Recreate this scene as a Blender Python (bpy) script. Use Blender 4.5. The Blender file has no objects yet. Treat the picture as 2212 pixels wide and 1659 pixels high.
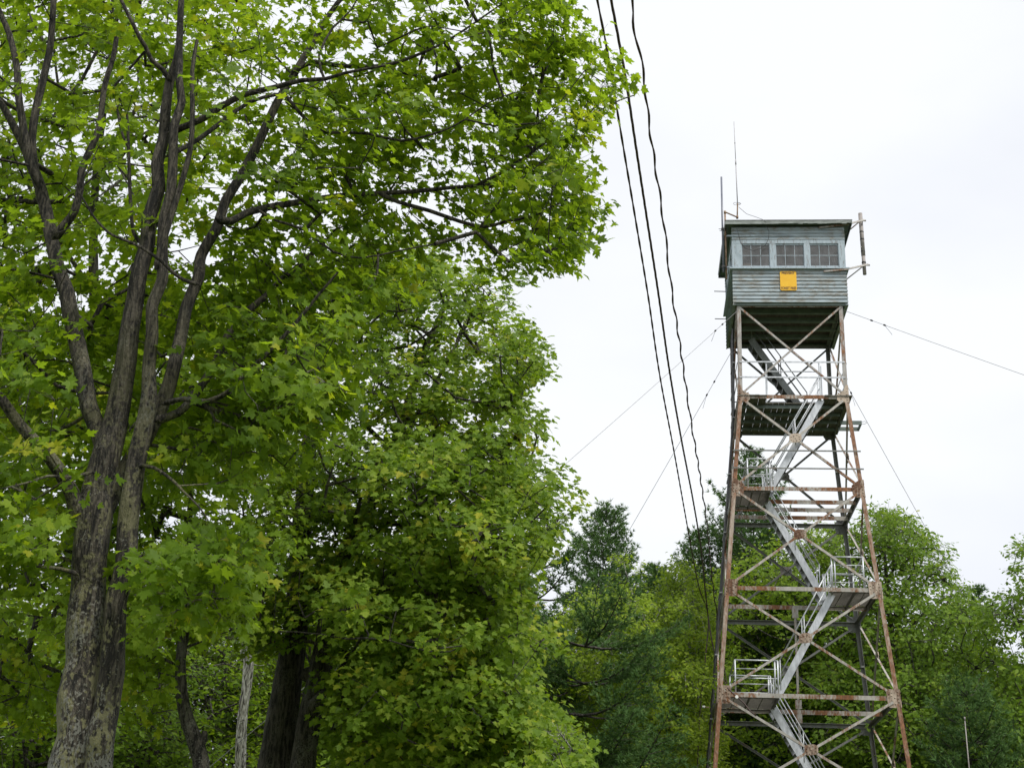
import bpy, math, random
import numpy as np
from mathutils import Vector, Matrix

# ------------------------------------------------------------------ camera, sky, light
R = math.radians
SC = bpy.context.scene
COL = SC.collection
CAM_H = 1.6
PITCH, ROLL = R(22.1399), R(2.3246)
FP = 5234.25 * 2212 / 3735            # focal length in reference pixels (frame 2212 x 1659)
PCX, PCY = 1106.0, 829.4
_c, _s = math.cos(PITCH), math.sin(PITCH)
right0, up0, fwd = Vector((1, 0, 0)), Vector((0, -_s, _c)), Vector((0, _c, _s))
cr, sr = math.cos(ROLL), math.sin(ROLL)
cam_r = right0 * cr + up0 * sr
cam_u = up0 * cr - right0 * sr
cam_d = bpy.data.cameras.new('camera')
cam_d.sensor_width = 36; cam_d.sensor_fit = 'HORIZONTAL'
cam_d.lens = 5234.25 / 3735 * 36
cam_d.clip_start = 0.1; cam_d.clip_end = 3000
cam = bpy.data.objects.new('camera', cam_d); COL.objects.link(cam)
m = Matrix((cam_r, cam_u, -fwd)).transposed().to_4x4()
m.translation = Vector((0, 0, CAM_H))
cam.matrix_world = m
SC.camera = cam
SC.view_settings.view_transform = 'Standard'
SC.view_settings.look = 'None'
SC.view_settings.gamma = 1
SC.view_settings.exposure = 1.1
SUN_EL, SUN_AZ = R(58), R(142)        # azimuth clockwise from +Y: the light comes from behind the camera, a little to the left

w = bpy.data.worlds.new('World'); SC.world = w; w.use_nodes = True
nt = w.node_tree; N = nt.nodes; Lk = nt.links
N.clear()
out = N.new('ShaderNodeOutputWorld'); bg = N.new('ShaderNodeBackground')
sky = N.new('ShaderNodeTexSky'); sky.sky_type = 'NISHITA'; sky.sun_disc = False
sky.sun_elevation = SUN_EL; sky.sun_rotation = SUN_AZ
tc = N.new('ShaderNodeTexCoord')
mp = N.new('ShaderNodeMapping'); mp.inputs['Scale'].default_value = (1, 1, 2.2); mp.inputs['Location'].default_value = (3.1, 1.7, .4)
nz = N.new('ShaderNodeTexNoise'); nz.inputs['Scale'].default_value = 2.2; nz.inputs['Detail'].default_value = 5; nz.inputs['Roughness'].default_value = .5
ramp = N.new('ShaderNodeValToRGB')
ramp.color_ramp.elements[0].position = .36; ramp.color_ramp.elements[0].color = (.415, .427, .458, 1)
ramp.color_ramp.elements[1].position = .62; ramp.color_ramp.elements[1].color = (.478, .486, .494, 1)
mul = N.new('ShaderNodeVectorMath'); mul.operation = 'SCALE'; mul.inputs['Scale'].default_value = .1
mix = N.new('ShaderNodeMix'); mix.data_type = 'RGBA'; mix.inputs['Factor'].default_value = .95
Lk.new(tc.outputs['Generated'], mp.inputs['Vector']); Lk.new(mp.outputs['Vector'], nz.inputs['Vector'])
Lk.new(nz.outputs['Fac'], ramp.inputs['Fac'])
Lk.new(sky.outputs['Color'], mul.inputs[0])
Lk.new(mul.outputs['Vector'], mix.inputs['A']); Lk.new(ramp.outputs['Color'], mix.inputs['B'])
Lk.new(mix.outputs['Result'], bg.inputs['Color']); bg.inputs['Strength'].default_value = 1.0
Lk.new(bg.outputs['Background'], out.inputs['Surface'])

sun_d = bpy.data.lights.new('sun', 'SUN'); sun_d.energy = 1.5; sun_d.angle = R(13); sun_d.color = (1, .97, .91)
sun = bpy.data.objects.new('sun', sun_d); COL.objects.link(sun)
sd = Vector((math.sin(SUN_AZ) * math.cos(SUN_EL), math.cos(SUN_AZ) * math.cos(SUN_EL), math.sin(SUN_EL)))
sun.rotation_euler = sd.to_track_quat('Z', 'Y').to_euler()
sun.location = (0, 0, 60)
SC.cycles.max_bounces = 8; SC.cycles.diffuse_bounces = 4; SC.cycles.transmission_bounces = 5; SC.cycles.transparent_max_bounces = 12
SC.cycles.use_denoising = True

# ------------------------------------------------------------------ helpers
def ray(px, py):
    dx, dy = px - PCX, py - PCY
    a = dx * cr + dy * sr; b = -dx * sr + dy * cr
    d = right0 * (a / FP) - up0 * (b / FP) + fwd
    return d
def at(px, py, Y):
    d = ray(px, py); t = Y / d.y
    return Vector((d.x * t, Y, CAM_H + d.z * t))

def prop(o, label=None, cat=None, group=None, kind=None):
    if label: o['label'] = label
    if cat: o['category'] = cat
    if group: o['group'] = group
    if kind: o['kind'] = kind
    return o
def empty(name, loc, rz=0.0, **k):
    o = bpy.data.objects.new(name, None); COL.objects.link(o)
    o.location = loc; o.rotation_euler = (0, 0, rz); o.empty_display_size = .3
    return prop(o, **k)
def link_mesh(name, me, mat, parent=None):
    o = bpy.data.objects.new(name, me); COL.objects.link(o)
    if mat is not None: me.materials.append(mat)
    if parent is not None: o.parent = parent
    return o
class MB:
    """collects simple solids, builds one mesh object"""
    def __init__(s): s.v = []; s.f = []; s.sm = []
    def add(s, vs, fs, smooth=False):
        o = len(s.v); s.v += [tuple(v) for v in vs]; s.f += [tuple(i + o for i in f) for f in fs]; s.sm += [smooth] * len(fs)
        return s
    def hexa(s, p):
        return s.add(p, [(0, 3, 2, 1), (4, 5, 6, 7), (0, 1, 5, 4), (1, 2, 6, 5), (2, 3, 7, 6), (3, 0, 4, 7)])
    def box(s, a, b):
        (x0, y0, z0), (x1, y1, z1) = a, b
        return s.hexa([(x0, y0, z0), (x1, y0, z0), (x1, y1, z0), (x0, y1, z0), (x0, y0, z1), (x1, y0, z1), (x1, y1, z1), (x0, y1, z1)])
    def bar(s, a, b, w, h, side=(0, 1, 0)):
        """rectangular bar from a to b: w along the side direction, h across"""
        a, b = Vector(a), Vector(b); d = (b - a).normalized()
        sd = Vector(side); sd = (sd - d * sd.dot(d)).normalized(); n = d.cross(sd)
        q = [(-1, -1), (1, -1), (1, 1), (-1, 1)]
        return s.hexa([a + sd * (i * w / 2) + n * (j * h / 2) for i, j in q] + [b + sd * (i * w / 2) + n * (j * h / 2) for i, j in q])
    def tube(s, pts, rad, n=8, cap=True):
        pts = [Vector(p) for p in pts]; k = len(pts)
        if not hasattr(rad, '__len__'): rad = [rad] * k
        vs = []; ref = Vector((0.3, 0.2, 1)).normalized()
        t0 = (pts[1] - pts[0]).normalized()
        if abs(t0.dot(ref)) > .95: ref = Vector((1, 0, .1)).normalized()
        u = (ref - t0 * ref.dot(t0)).normalized()
        for i, p in enumerate(pts):
            t = (pts[min(i + 1, k - 1)] - pts[max(i - 1, 0)]).normalized()
            u = (u - t * u.dot(t)).normalized(); w_ = t.cross(u)
            for j in range(n):
                a = 2 * math.pi * j / n
                vs.append(p + (u * math.cos(a) + w_ * math.sin(a)) * rad[i])
        fs = [(i * n + j, i * n + (j + 1) % n, (i + 1) * n + (j + 1) % n, (i + 1) * n + j) for i in range(k - 1) for j in range(n)]
        s.add(vs, fs, True)
        if cap: s.f += [tuple(len(s.v) - k * n + j for j in range(n))[::-1], tuple(len(s.v) - n + j for j in range(n))]; s.sm += [False, False]
        return s
    def dome(s, c, nrm, r):
        c = Vector(c); nrm = Vector(nrm).normalized(); t = nrm.orthogonal().normalized(); b = nrm.cross(t); vs = []
        for rr, hh in ((1, 0), (.75, .55)):
            for j in range(6):
                a = j * math.pi / 3; vs.append(c + (t * math.cos(a) + b * math.sin(a)) * r * rr + nrm * r * hh)
        vs.append(c + nrm * r * .8)
        return s.add(vs, [(j, (j + 1) % 6, 6 + (j + 1) % 6, 6 + j) for j in range(6)] + [(6 + j, 6 + (j + 1) % 6, 12) for j in range(6)], True)
    def build(s, name, mat, parent=None):
        me = bpy.data.meshes.new(name); me.from_pydata(s.v, [], s.f)
        me.polygons.foreach_set('use_smooth', s.sm); me.update()
        return link_mesh(name, me, mat, parent)

# ------------------------------------------------------------------ materials
def mat(name):
    m_ = bpy.data.materials.new(name); m_.use_nodes = True
    t = m_.node_tree; b = t.nodes['Principled BSDF']
    return m_, t, b
def noise(t, scale, detail=4, vec=None, rough=.55, dist=0):
    n = t.nodes.new('ShaderNodeTexNoise'); n.inputs['Scale'].default_value = scale; n.inputs['Detail'].default_value = detail
    n.inputs['Roughness'].default_value = rough; n.inputs['Distortion'].default_value = dist
    if vec is not None: t.links.new(vec, n.inputs['Vector'])
    return n.outputs['Fac']
def coords(t, scale=(1, 1, 1), kind='Object'):
    c = t.nodes.new('ShaderNodeTexCoord'); mm = t.nodes.new('ShaderNodeMapping'); mm.inputs['Scale'].default_value = scale
    t.links.new(c.outputs[kind], mm.inputs['Vector']); return mm.outputs['Vector']
def cramp(t, fac, stops, interp='LINEAR'):
    r = t.nodes.new('ShaderNodeValToRGB'); r.color_ramp.interpolation = interp
    e = r.color_ramp.elements
    while len(e) < len(stops): e.new(.5)
    for k, (p, c) in enumerate(stops):
        e[k].position = p
        if not hasattr(c, '__len__'): c = (c, c, c)
        e[k].color = (*c[:3], 1)
    t.links.new(fac, r.inputs['Fac']); return r.outputs['Color']
def cmix(t, fac, a, b):
    x = t.nodes.new('ShaderNodeMix'); x.data_type = 'RGBA'
    for sck, v in (('Factor', fac), ('A', a), ('B', b)):
        if hasattr(v, 'is_linked'): t.links.new(v, x.inputs[sck])
        elif sck == 'Factor': x.inputs[sck].default_value = v
        else: x.inputs[sck].default_value = (*v, 1)
    return x.outputs['Result']
def math_(t, op, a, b=None, clamp=False):
    n = t.nodes.new('ShaderNodeMath'); n.operation = op; n.use_clamp = clamp
    for i, v in enumerate((a, b)):
        if v is None: continue
        if hasattr(v, 'is_linked'): t.links.new(v, n.inputs[i])
        else: n.inputs[i].default_value = v
    return n.outputs[0]
def bump(t, b, h, strength=.4, dist=.02):
    n = t.nodes.new('ShaderNodeBump'); n.inputs['Strength'].default_value = strength; n.inputs['Distance'].default_value = dist
    t.links.new(h, n.inputs['Height']); t.links.new(n.outputs['Normal'], b.inputs['Normal'])

def steel(name, grey, rust, lo, hi, rough=.6, metal=.25):
    """painted / galvanised steel with rust that breaks through: lo..hi is the noise window where rust starts"""
    m_, t, b = mat(name)
    v = coords(t, (1, 1, .35))
    n1 = noise(t, 1.7, 5, v, .6); n2 = noise(t, 17, 5, v, .65)
    f = math_(t, 'ADD', math_(t, 'MULTIPLY', n1, .62), math_(t, 'MULTIPLY', n2, .38))
    fac = cramp(t, f, [(lo, 0), (hi, 1)])
    g = cramp(t, noise(t, 9, 4, v), [(.3, tuple(c * .72 for c in grey)), (.7, tuple(min(1, c * 1.2) for c in grey))])
    r = cramp(t, noise(t, 25, 4, v), [(.3, tuple(c * .45 for c in rust)), (.7, tuple(c * 1.25 for c in rust))])
    t.links.new(cmix(t, fac, g, r), b.inputs['Base Color'])
    b.inputs['Roughness'].default_value = rough; b.inputs['Metallic'].default_value = metal
    bump(t, b, n2, .25, .004)
    return m_
RUST = (.21, .09, .032)
M_leg = steel('rusty_leg_steel', (.36, .30, .24), (.22, .10, .045), .41, .55)
M_legtop = steel('grey_leg_steel', (.36, .345, .32), RUST, .475, .60)
M_girt = steel('peeling_girt_steel', (.37, .35, .31), RUST, .46, .55)
M_brace = steel('peeling_brace_steel', (.38, .36, .32), RUST, .485, .585)
M_plate = steel('rusty_gusset_steel', (.45, .37, .29), (.14, .065, .03), .45, .57)
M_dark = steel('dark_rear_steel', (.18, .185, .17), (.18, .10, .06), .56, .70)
M_galv = steel('galvanised_stair_steel', (.54, .56, .58), (.30, .21, .15), .66, .8, .45, .35)
M_galvdark = steel('dark_stair_steel', (.20, .215, .21), (.12, .1, .08), .55, .7, .6, .2)  # darker grey stair steel, used only for the top flight
M_tread = steel('tread_steel', (.16, .16, .155), (.10, .08, .06), .55, .7)

def paint_siding():
    m_, t, b = mat('weathered_blue_grey_paint')
    v = coords(t, (1.2, 1.2, 9)); v2 = coords(t, (2, 2, 2.5)); v3 = coords(t, (.9, .9, 7.4))
    worn = math_(t, 'ADD', math_(t, 'MULTIPLY', noise(t, 3.2, 8, v, .75), .62), math_(t, 'MULTIPLY', noise(t, 1.1, 3, v2), .38))
    fac = cramp(t, worn, [(.485, 0), (.56, 1)])
    board = cramp(t, noise(t, 1.5, 0, v3), [(.3, (.22, .27, .295)), (.5, (.33, .39, .415)), (.7, (.26, .31, .325))])
    bare = cramp(t, noise(t, 14, 4, v), [(.35, (.12, .12, .105)), (.65, (.29, .28, .24))])
    t.links.new(cmix(t, fac, board, bare), b.inputs['Base Color']); b.inputs['Roughness'].default_value = .7
    bump(t, b, worn, .35, .006); return m_
M_siding = paint_siding()
def paint_trim():
    m_, t, b = mat('peeling_trim_paint')
    v = coords(t, (7, 7, 1.6))
    n = noise(t, 2.2, 7, v, .72)
    base = cramp(t, noise(t, 2, 2, v), [(.3, (.31, .38, .42)), (.7, (.41, .475, .52))])
    t.links.new(cmix(t, cramp(t, n, [(.55, 0), (.62, 1)]), base, (.20, .20, .20)), b.inputs['Base Color']); b.inputs['Roughness'].default_value = .65
    bump(t, b, n, .3, .005); return m_
M_trim = paint_trim()
def simple(name, c1, c2, scale=6, rough=.7, sc=(1, 1, 1), metal=0, bmp=.15):
    m_, t, b = mat(name); v = coords(t, sc); n = noise(t, scale, 5, v)
    t.links.new(cramp(t, n, [(.33, c1), (.67, c2)]), b.inputs['Base Color'])
    b.inputs['Roughness'].default_value = rough; b.inputs['Metallic'].default_value = metal
    if bmp: bump(t, b, n, bmp, .01)
    return m_
M_soffit = simple('soffit_paint', (.12, .15, .145), (.17, .20, .19), 4)
M_joist = simple('painted_joist', (.10, .13, .12), (.17, .205, .18), 5)
M_floor = simple('dark_floor_boards', (.055, .044, .038), (.12, .095, .08), 3, .8, (6, 1, 1))
M_plank = simple('old_platform_planks', (.085, .08, .065), (.17, .16, .13), 4, .85, (5, .7, 1))
M_grate = simple('landing_grating', (.10, .09, .075), (.17, .155, .13), 30, .7, (1, 8, 1))
M_roof = simple('roofing_felt', (.05, .05, .05), (.09, .09, .085), 8, .9)
M_fascia = simple('worn_fascia', (.14, .155, .14), (.34, .37, .35), 4, .8, (1, 1, 8))
M_inside = simple('cab_interior_boards', (.42, .39, .35), (.52, .49, .44), 3, .8, (1, 1, 4))
M_wire = simple('galvanised_wire', (.22, .22, .22), (.34, .34, .34), 9, .5, metal=.6)
M_cable = simple('black_cable', (.04, .022, .02), (.08, .045, .04), 20, .6)
M_pipe_rust = simple('rusty_pipe', (.16, .085, .045), (.33, .23, .15), 9, .7)
M_pvc = simple('white_fibreglass', (.33, .32, .33), (.42, .41, .42), 5, .5)
M_pvc2 = simple('weathered_grey_tube', (.22, .195, .18), (.34, .31, .29), 7, .6)
M_tube = simple('blue_grey_tube', (.11, .12, .16), (.17, .18, .22), 5, .4)
M_tape = simple('black_tape', (.02, .02, .02), (.04, .04, .04), 5, .5)
M_yellow = simple('yellow_enamel', (.78, .42, .008), (.86, .50, .015), 5, .4, bmp=0)
M_ink = simple('dark_red_ink', (.06, .02, .015), (.10, .03, .02), 9, .5, bmp=0)
M_card = simple('brown_cardboard', (.48, .33, .22), (.56, .40, .28), 5, .8)
M_ceramic = simple('white_ceramic', (.7, .7, .68), (.8, .8, .78), 5, .25, bmp=0)
def glass():
    m_, t, b = mat('dirty_window_glass')
    b.inputs['Base Color'].default_value = (.24, .235, .24, 1); b.inputs['Roughness'].default_value = .07
    n = noise(t, 3, 4, coords(t, (1, 1, 1)))
    tr = t.nodes.new('ShaderNodeBsdfTransparent'); tr.inputs['Color'].default_value = (.85, .87, .86, 1)
    ms = t.nodes.new('ShaderNodeMixShader'); o = t.nodes['Material Output']
    t.links.new(cramp(t, n, [(.3, .25), (.7, .52)]), ms.inputs['Fac'])
    t.links.new(tr.outputs[0], ms.inputs[1]); t.links.new(b.outputs[0], ms.inputs[2]); t.links.new(ms.outputs[0], o.inputs['Surface'])
    return m_
M_glass = glass()

def bark(name, c1, c2, lichen=None, scale=1.0, amt=.58, ltop=9.):
    # furrowed: narrow dark cracks between long ridges
    m_, t, b = mat(name)
    v = coords(t, (9 * scale, 9 * scale, 1.3 * scale))
    ridge = noise(t, 2.0, 6, v, .65, .6)
    v2 = coords(t, (1, 1, .7))
    fine = noise(t, 40 * scale, 4, v2, .6)
    v4 = coords(t, (24 * scale, 24 * scale, 3.2 * scale)); crack = noise(t, 1.5, 4, v4, .6, .8)
    ridge = math_(t, 'ADD', math_(t, 'MULTIPLY', ridge, .45), math_(t, 'MULTIPLY', crack, .55))
    col = cramp(t, ridge, [(.43, tuple(c * .12 for c in c1)), (.472, tuple(c * .5 for c in c1)), (.505, c1), (.57, c2)])
    if lichen:
        sx_ = t.nodes.new('ShaderNodeSeparateXYZ'); t.links.new(v2, sx_.inputs[0])
        low = cramp(t, math_(t, 'MULTIPLY', sx_.outputs['Z'], 1 / ltop), [(.25, 1), (.62, 0)])      # lichen keeps to the lower trunk
        n = math_(t, 'ADD', math_(t, 'MULTIPLY', noise(t, 3.2, 3, v2), .6), math_(t, 'MULTIPLY', noise(t, 26, 4, v2), .4))
        col = cmix(t, math_(t, 'MULTIPLY', cramp(t, n, [(amt - .03, 0), (amt + .015, 1)]), low), col, cramp(t, fine, [(.3, tuple(c * .7 for c in lichen)), (.7, lichen)]))
        n3 = math_(t, 'ADD', math_(t, 'MULTIPLY', noise(t, 2.1, 3, coords(t, (1, 1.3, .9))), .5), math_(t, 'MULTIPLY', noise(t, 44, 4, v2), .5))
        col = cmix(t, math_(t, 'MULTIPLY', cramp(t, n3, [(.53, 0), (.57, .85)]), low), col, (.24, .24, .205))
    t.links.new(col, b.inputs['Base Color']); b.inputs['Roughness'].default_value = .9
    h = math_(t, 'ADD', ridge, math_(t, 'MULTIPLY', fine, .35))
    bump(t, b, h, 1.0, .06)
    return m_
M_bark = bark('maple_bark', (.042, .036, .027), (.092, .08, .060), (.25, .24, .12), 1.0, .515)
M_bark2 = bark('dark_maple_bark', (.06, .052, .045), (.12, .105, .09), (.15, .15, .10), .8, .60)
M_bark3 = bark('forest_bark', (.06, .05, .042), (.11, .10, .085), None, .7)
M_birch = bark('birch_bark', (.26, .25, .22), (.5, .49, .45), None, .6)
M_snag = bark('bare_dead_wood', (.55, .51, .45), (.88, .86, .81), None, 1.2)

def leafmat(name, dark, mid, light, trans, tf=.45, rough=.5, spec=.14):
    m_, t, b = mat(name)
    a = t.nodes.new('ShaderNodeAttribute'); a.attribute_name = 'rnd'
    f = a.outputs['Fac']
    t.links.new(cramp(t, f, [(0, dark), (.45, mid), (.93, light), (1, (light[0] * 1.5, light[1] * 1.15, light[2]))]), b.inputs['Base Color'])
    b.inputs['Roughness'].default_value = rough; b.inputs['Specular IOR Level'].default_value = spec
    tr = t.nodes.new('ShaderNodeBsdfTranslucent')
    t.links.new(cramp(t, f, [(0, tuple(c * .7 for c in trans)), (.6, trans), (1, (trans[0] * 1.5, trans[1] * 1.15, trans[2]))]), tr.inputs['Color'])
    ms = t.nodes.new('ShaderNodeMixShader'); ms.inputs['Fac'].default_value = tf
    o = t.nodes['Material Output']
    t.links.new(b.outputs[0], ms.inputs[1]); t.links.new(tr.outputs[0], ms.inputs[2]); t.links.new(ms.outputs[0], o.inputs['Surface'])
    return m_
ML_maple = leafmat('maple_leaf', (0.062, 0.116, 0.011), (0.115, 0.195, 0.017), (0.216, 0.294, 0.030), (0.340, 0.514, 0.019), .5)
ML_maple2 = leafmat('second_maple_leaf', (0.070, 0.131, 0.012), (0.136, 0.219, 0.019), (0.268, 0.342, 0.041), (0.319, 0.492, 0.019), .42)
ML_light = leafmat('light_maple_leaf', (0.088, 0.161, 0.013), (0.160, 0.251, 0.019), (0.268, 0.358, 0.033), (0.402, 0.589, 0.019), .45)
ML_birch = leafmat('birch_leaf', (0.124, 0.198, 0.017), (0.227, 0.316, 0.025), (0.340, 0.417, 0.041), (0.402, 0.589, 0.022), .42)
ML_oak = leafmat('oak_leaf', (0.070, 0.134, 0.013), (0.129, 0.219, 0.020), (0.247, 0.326, 0.036), (0.278, 0.460, 0.019), .38)
ML_deep = leafmat('forest_leaf', (0.067, 0.123, 0.013), (0.113, 0.198, 0.018), (0.206, 0.294, 0.028), (0.237, 0.385, 0.017), .38)
ML_pine = leafmat('pine_needle', (.050, .105, .035), (.092, .175, .055), (.17, .275, .085), (.13, .24, .045), .28, .5, .1)

# ------------------------------------------------------------------ tower
TX, TY, YAW = 9.40356, 45.42111, R(-5.24356)
LZ = [22.624, 19.315, 16.053, 12.731, 9.402, 6.07, 2.75, -.3]          # levels, top to ground
LW = [3.500, 3.524, 4.102, 4.696, 5.295, 5.885, 6.475, 7.01]           # width of the square at each level
tower = empty('fire_lookout_tower', (TX, TY, 0), YAW,
              label='tall rusty steel fire lookout tower with zigzag stairs and a blue-grey wooden cab', cat='lookout tower')
ca, sa = math.cos(YAW), math.sin(YAW)
def tw(u, v, z): return Vector((TX + u * ca - v * sa, TY + u * sa + v * ca, z))
def hw(z):
    for i in range(len(LZ) - 1):
        if z >= LZ[i + 1]:
            f = (z - LZ[i + 1]) / (LZ[i] - LZ[i + 1]); return (LW[i + 1] + (LW[i] - LW[i + 1]) * f) / 2
    return LW[-1] / 2
def P3(a, b, i): return Vector((a * LW[i] / 2, b * LW[i] / 2, LZ[i]))
corners = [(-1, -1), (1, -1), (1, 1), (-1, 1)]
def angle_path(mb, pts, a, b, wd=.115, th=.014):
    """L-section along pts, flanges lying on the two faces that meet at this corner"""
    for k in range(len(pts) - 1):
        p, q = pts[k], pts[k + 1]
        o1 = Vector((-a * wd / 2, b * th / 2, 0)); o2 = Vector((a * th / 2, -b * wd / 2, 0))
        mb.bar(p + o1, q + o1, wd, th, (1, 0, 0)); mb.bar(p + o2, q + o2, wd, th, (0, 1, 0))
for a, b in corners:
    pts = [P3(a, b, i) for i in range(len(LZ))]
    mb = MB(); angle_path(mb, pts[1:], a, b)
    for i in range(1, 6):                                  # splice bands on the flanges
        c = pts[i].lerp(pts[i + 1], .42); mb.box(c + Vector((-.115 if a > 0 else -.006, -.115 if b > 0 else -.006, -.03)), c + Vector((.006 if a > 0 else .115, .006 if b > 0 else .115, .03)))
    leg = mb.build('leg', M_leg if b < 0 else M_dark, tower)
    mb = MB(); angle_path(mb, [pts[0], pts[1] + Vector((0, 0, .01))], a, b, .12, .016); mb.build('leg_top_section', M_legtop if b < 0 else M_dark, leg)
# girts and diagonals on the four faces: face f joins corner f and f+1
for f in range(4):
    c0, c1 = corners[f], corners[(f + 1) % 4]
    nrm = Vector(((c0[0] + c1[0]) / 2, (c0[1] + c1[1]) / 2, 0))
    front = f == 0
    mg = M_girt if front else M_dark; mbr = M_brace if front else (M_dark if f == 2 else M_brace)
    for i in range(0, 7):
        p, q = P3(*c0, i), P3(*c1, i); d = (q - p).normalized()
        mb = MB(); h = .13 if i else .10
        off = -nrm * .004
        mb.bar(p + d * .05 + off, q - d * .05 + off, .014, h, nrm)
        mb.bar(p + d * .05 + off - nrm * .06 + Vector((0, 0, h / 2 - .007)), q - d * .05 + off - nrm * .06 + Vector((0, 0, h / 2 - .007)), .11, .012, nrm)
        mb.build('horizontal_girt', mg, tower)
    for i in range(0, 7):
        A, B = P3(*c0, i), P3(*c1, i); Cc, D = P3(*c0, i + 1), P3(*c1, i + 1)
        if i == 6: D.z = Cc.z = .05
        for (p, q, k) in ((A, D, 1), (B, Cc, -1)):
            mb = MB(); d = (q - p).normalized(); o = nrm * (.018 if k > 0 else .034)
            wd = .075 if i else .065
            e0 = .22 if i else .05
            mb.bar(p + d * e0 + o, q - d * .22 + o, .012, wd, nrm)
            o2 = nrm * -.028
            sd_ = d.cross(nrm).normalized() * (wd / 2 - .006)
            mb.bar(p + d * e0 + o + o2 + sd_, q - d * .22 + o + o2 + sd_, .055, .012, nrm)
            mb.build('diagonal_brace', mbr if not (front and i == 0) else M_legtop, tower)
        if 1 <= i <= 5:                                    # gusset where the two diagonals cross
            den = LW[i] + LW[i + 1]; fr = LW[i] / den
            c = A.lerp(D, fr) + nrm * .05
            t = Vector((-nrm.y, nrm.x, 0)); up = Vector((0, 0, 1))
            out_ = [(-.20, -.09), (-.11, -.16), (.11, -.13), (.20, -.05), (.19, .12), (.08, .17), (-.12, .15), (-.2, .04)]
            fnt = [c + t * x + up * y for x, y in out_]; bk = [p_ - nrm * .016 for p_ in fnt]; n_ = len(out_)
            mb = MB(); mb.add(fnt + bk, [tuple(range(n_)), tuple(range(2 * n_ - 1, n_ - 1, -1))] + [(k, k + n_, (k + 1) % n_ + n_, (k + 1) % n_) for k in range(n_)])
            for x, y in ((-.13, -.05), (-.13, .04), (-.05, .08), (.05, .11), (.13, .06), (.13, -.02), (.04, -.07), (-.05, -.1), (0, 0)):
                mb.dome(c + t * x + up * y, nrm, .023)
            mb.build('gusset_plate', M_plate if front or f != 2 else M_dark, tower)
# corner plates: one L-shaped plate with rivets at every joint of leg and girt
for i in range(1, 7):
    for a, b in corners:
        c = P3(a, b, i); mb = MB()
        for (du, dv, on) in ((1, 0, Vector((0, b, 0))), (0, 1, Vector((a, 0, 0)))):
            t = Vector((-a * du, -b * dv, 0)); o = c + on * .028; up = Vector((0, 0, 1))
            sh = [(-.03, -.27), (.27, -.27), (.36, -.16), (.36, .12), (.27, .2), (.1, .31), (-.03, .33)] if i > 1 else [(-.03, -.20), (.29, -.20), (.36, -.1), (.36, .07), (.12, .22), (.06, .42), (-.03, .42)]
            if i > 2: sh = [(-.04, -.27), (.34, -.27), (.36, -.2), (.36, .19), (.30, .27), (-.04, .27)]
            # keep the plate's outer edge on the leaning leg
            lean = lambda y: t * (-(hw(c.z + y) - LW[i] / 2) * 1.0)
            fr_ = [o + t * x + up * y + lean(y) for x, y in sh]; bk = [p_ - on * .016 for p_ in fr_]; n_ = len(sh)
            mb.add(fr_ + bk, [tuple(range(n_)), tuple(range(2 * n_ - 1, n_ - 1, -1))] + [(k, k + n_, (k + 1) % n_ + n_, (k + 1) % n_) for k in range(n_)])
            for x, y in ((.03, -.2), (.03, -.1), (.03, 0), (.03, .1), (.03, .2), (.13, .02), (.14, -.16), (.22, .08), (.22, -.06), (.3, -.17), (.3, .03), (.2, .17), (.3, .13)):
                mb.dome(o + t * x + up * y + lean(y), on, .024)
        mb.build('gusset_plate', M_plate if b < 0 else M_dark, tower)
# inner joists
def joist(u0, u1, v, z, h=.14, m_=None):
    MB().bar((u0, v, z), (u1, v, z), .012, h, (0, 1, 0)).bar((u0, v + .035, z + h / 2 - .006), (u1, v + .035, z + h / 2 - .006), .08, .012, (0, 1, 0)).build('floor_joist', m_ or M_girt, tower)
h_ = hw(16.05) - .06
joist(-.80, h_, -.75, 16.03); joist(-h_, h_, .1, 16.03); joist(-h_, h_, 1.0, 16.03)
for i in (3, 4, 5):
    h_ = hw(LZ[i]) - .06; joist(-h_, h_, 0.0, LZ[i] - .02)
for v in (-1.05, -.35, .35, 1.05): joist(-1.7, 1.7, v, 19.24, .12, M_joist)
# hanger post between the middle joists
for i in (3, 4):
    MB().bar((.0, .03, LZ[i] - .05), (.0, .03, LZ[i + 1] + .05), .07, .07).bar((0, -.012, LZ[i] - .08), (0, -.012, LZ[i] - .36), .012, .2, (0, 1, 0)).bar((0, -.012, LZ[i + 1] + .36), (0, -.012, LZ[i + 1] + .08), .012, .2, (0, 1, 0)).build('hanger_post', M_brace, tower)
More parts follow.
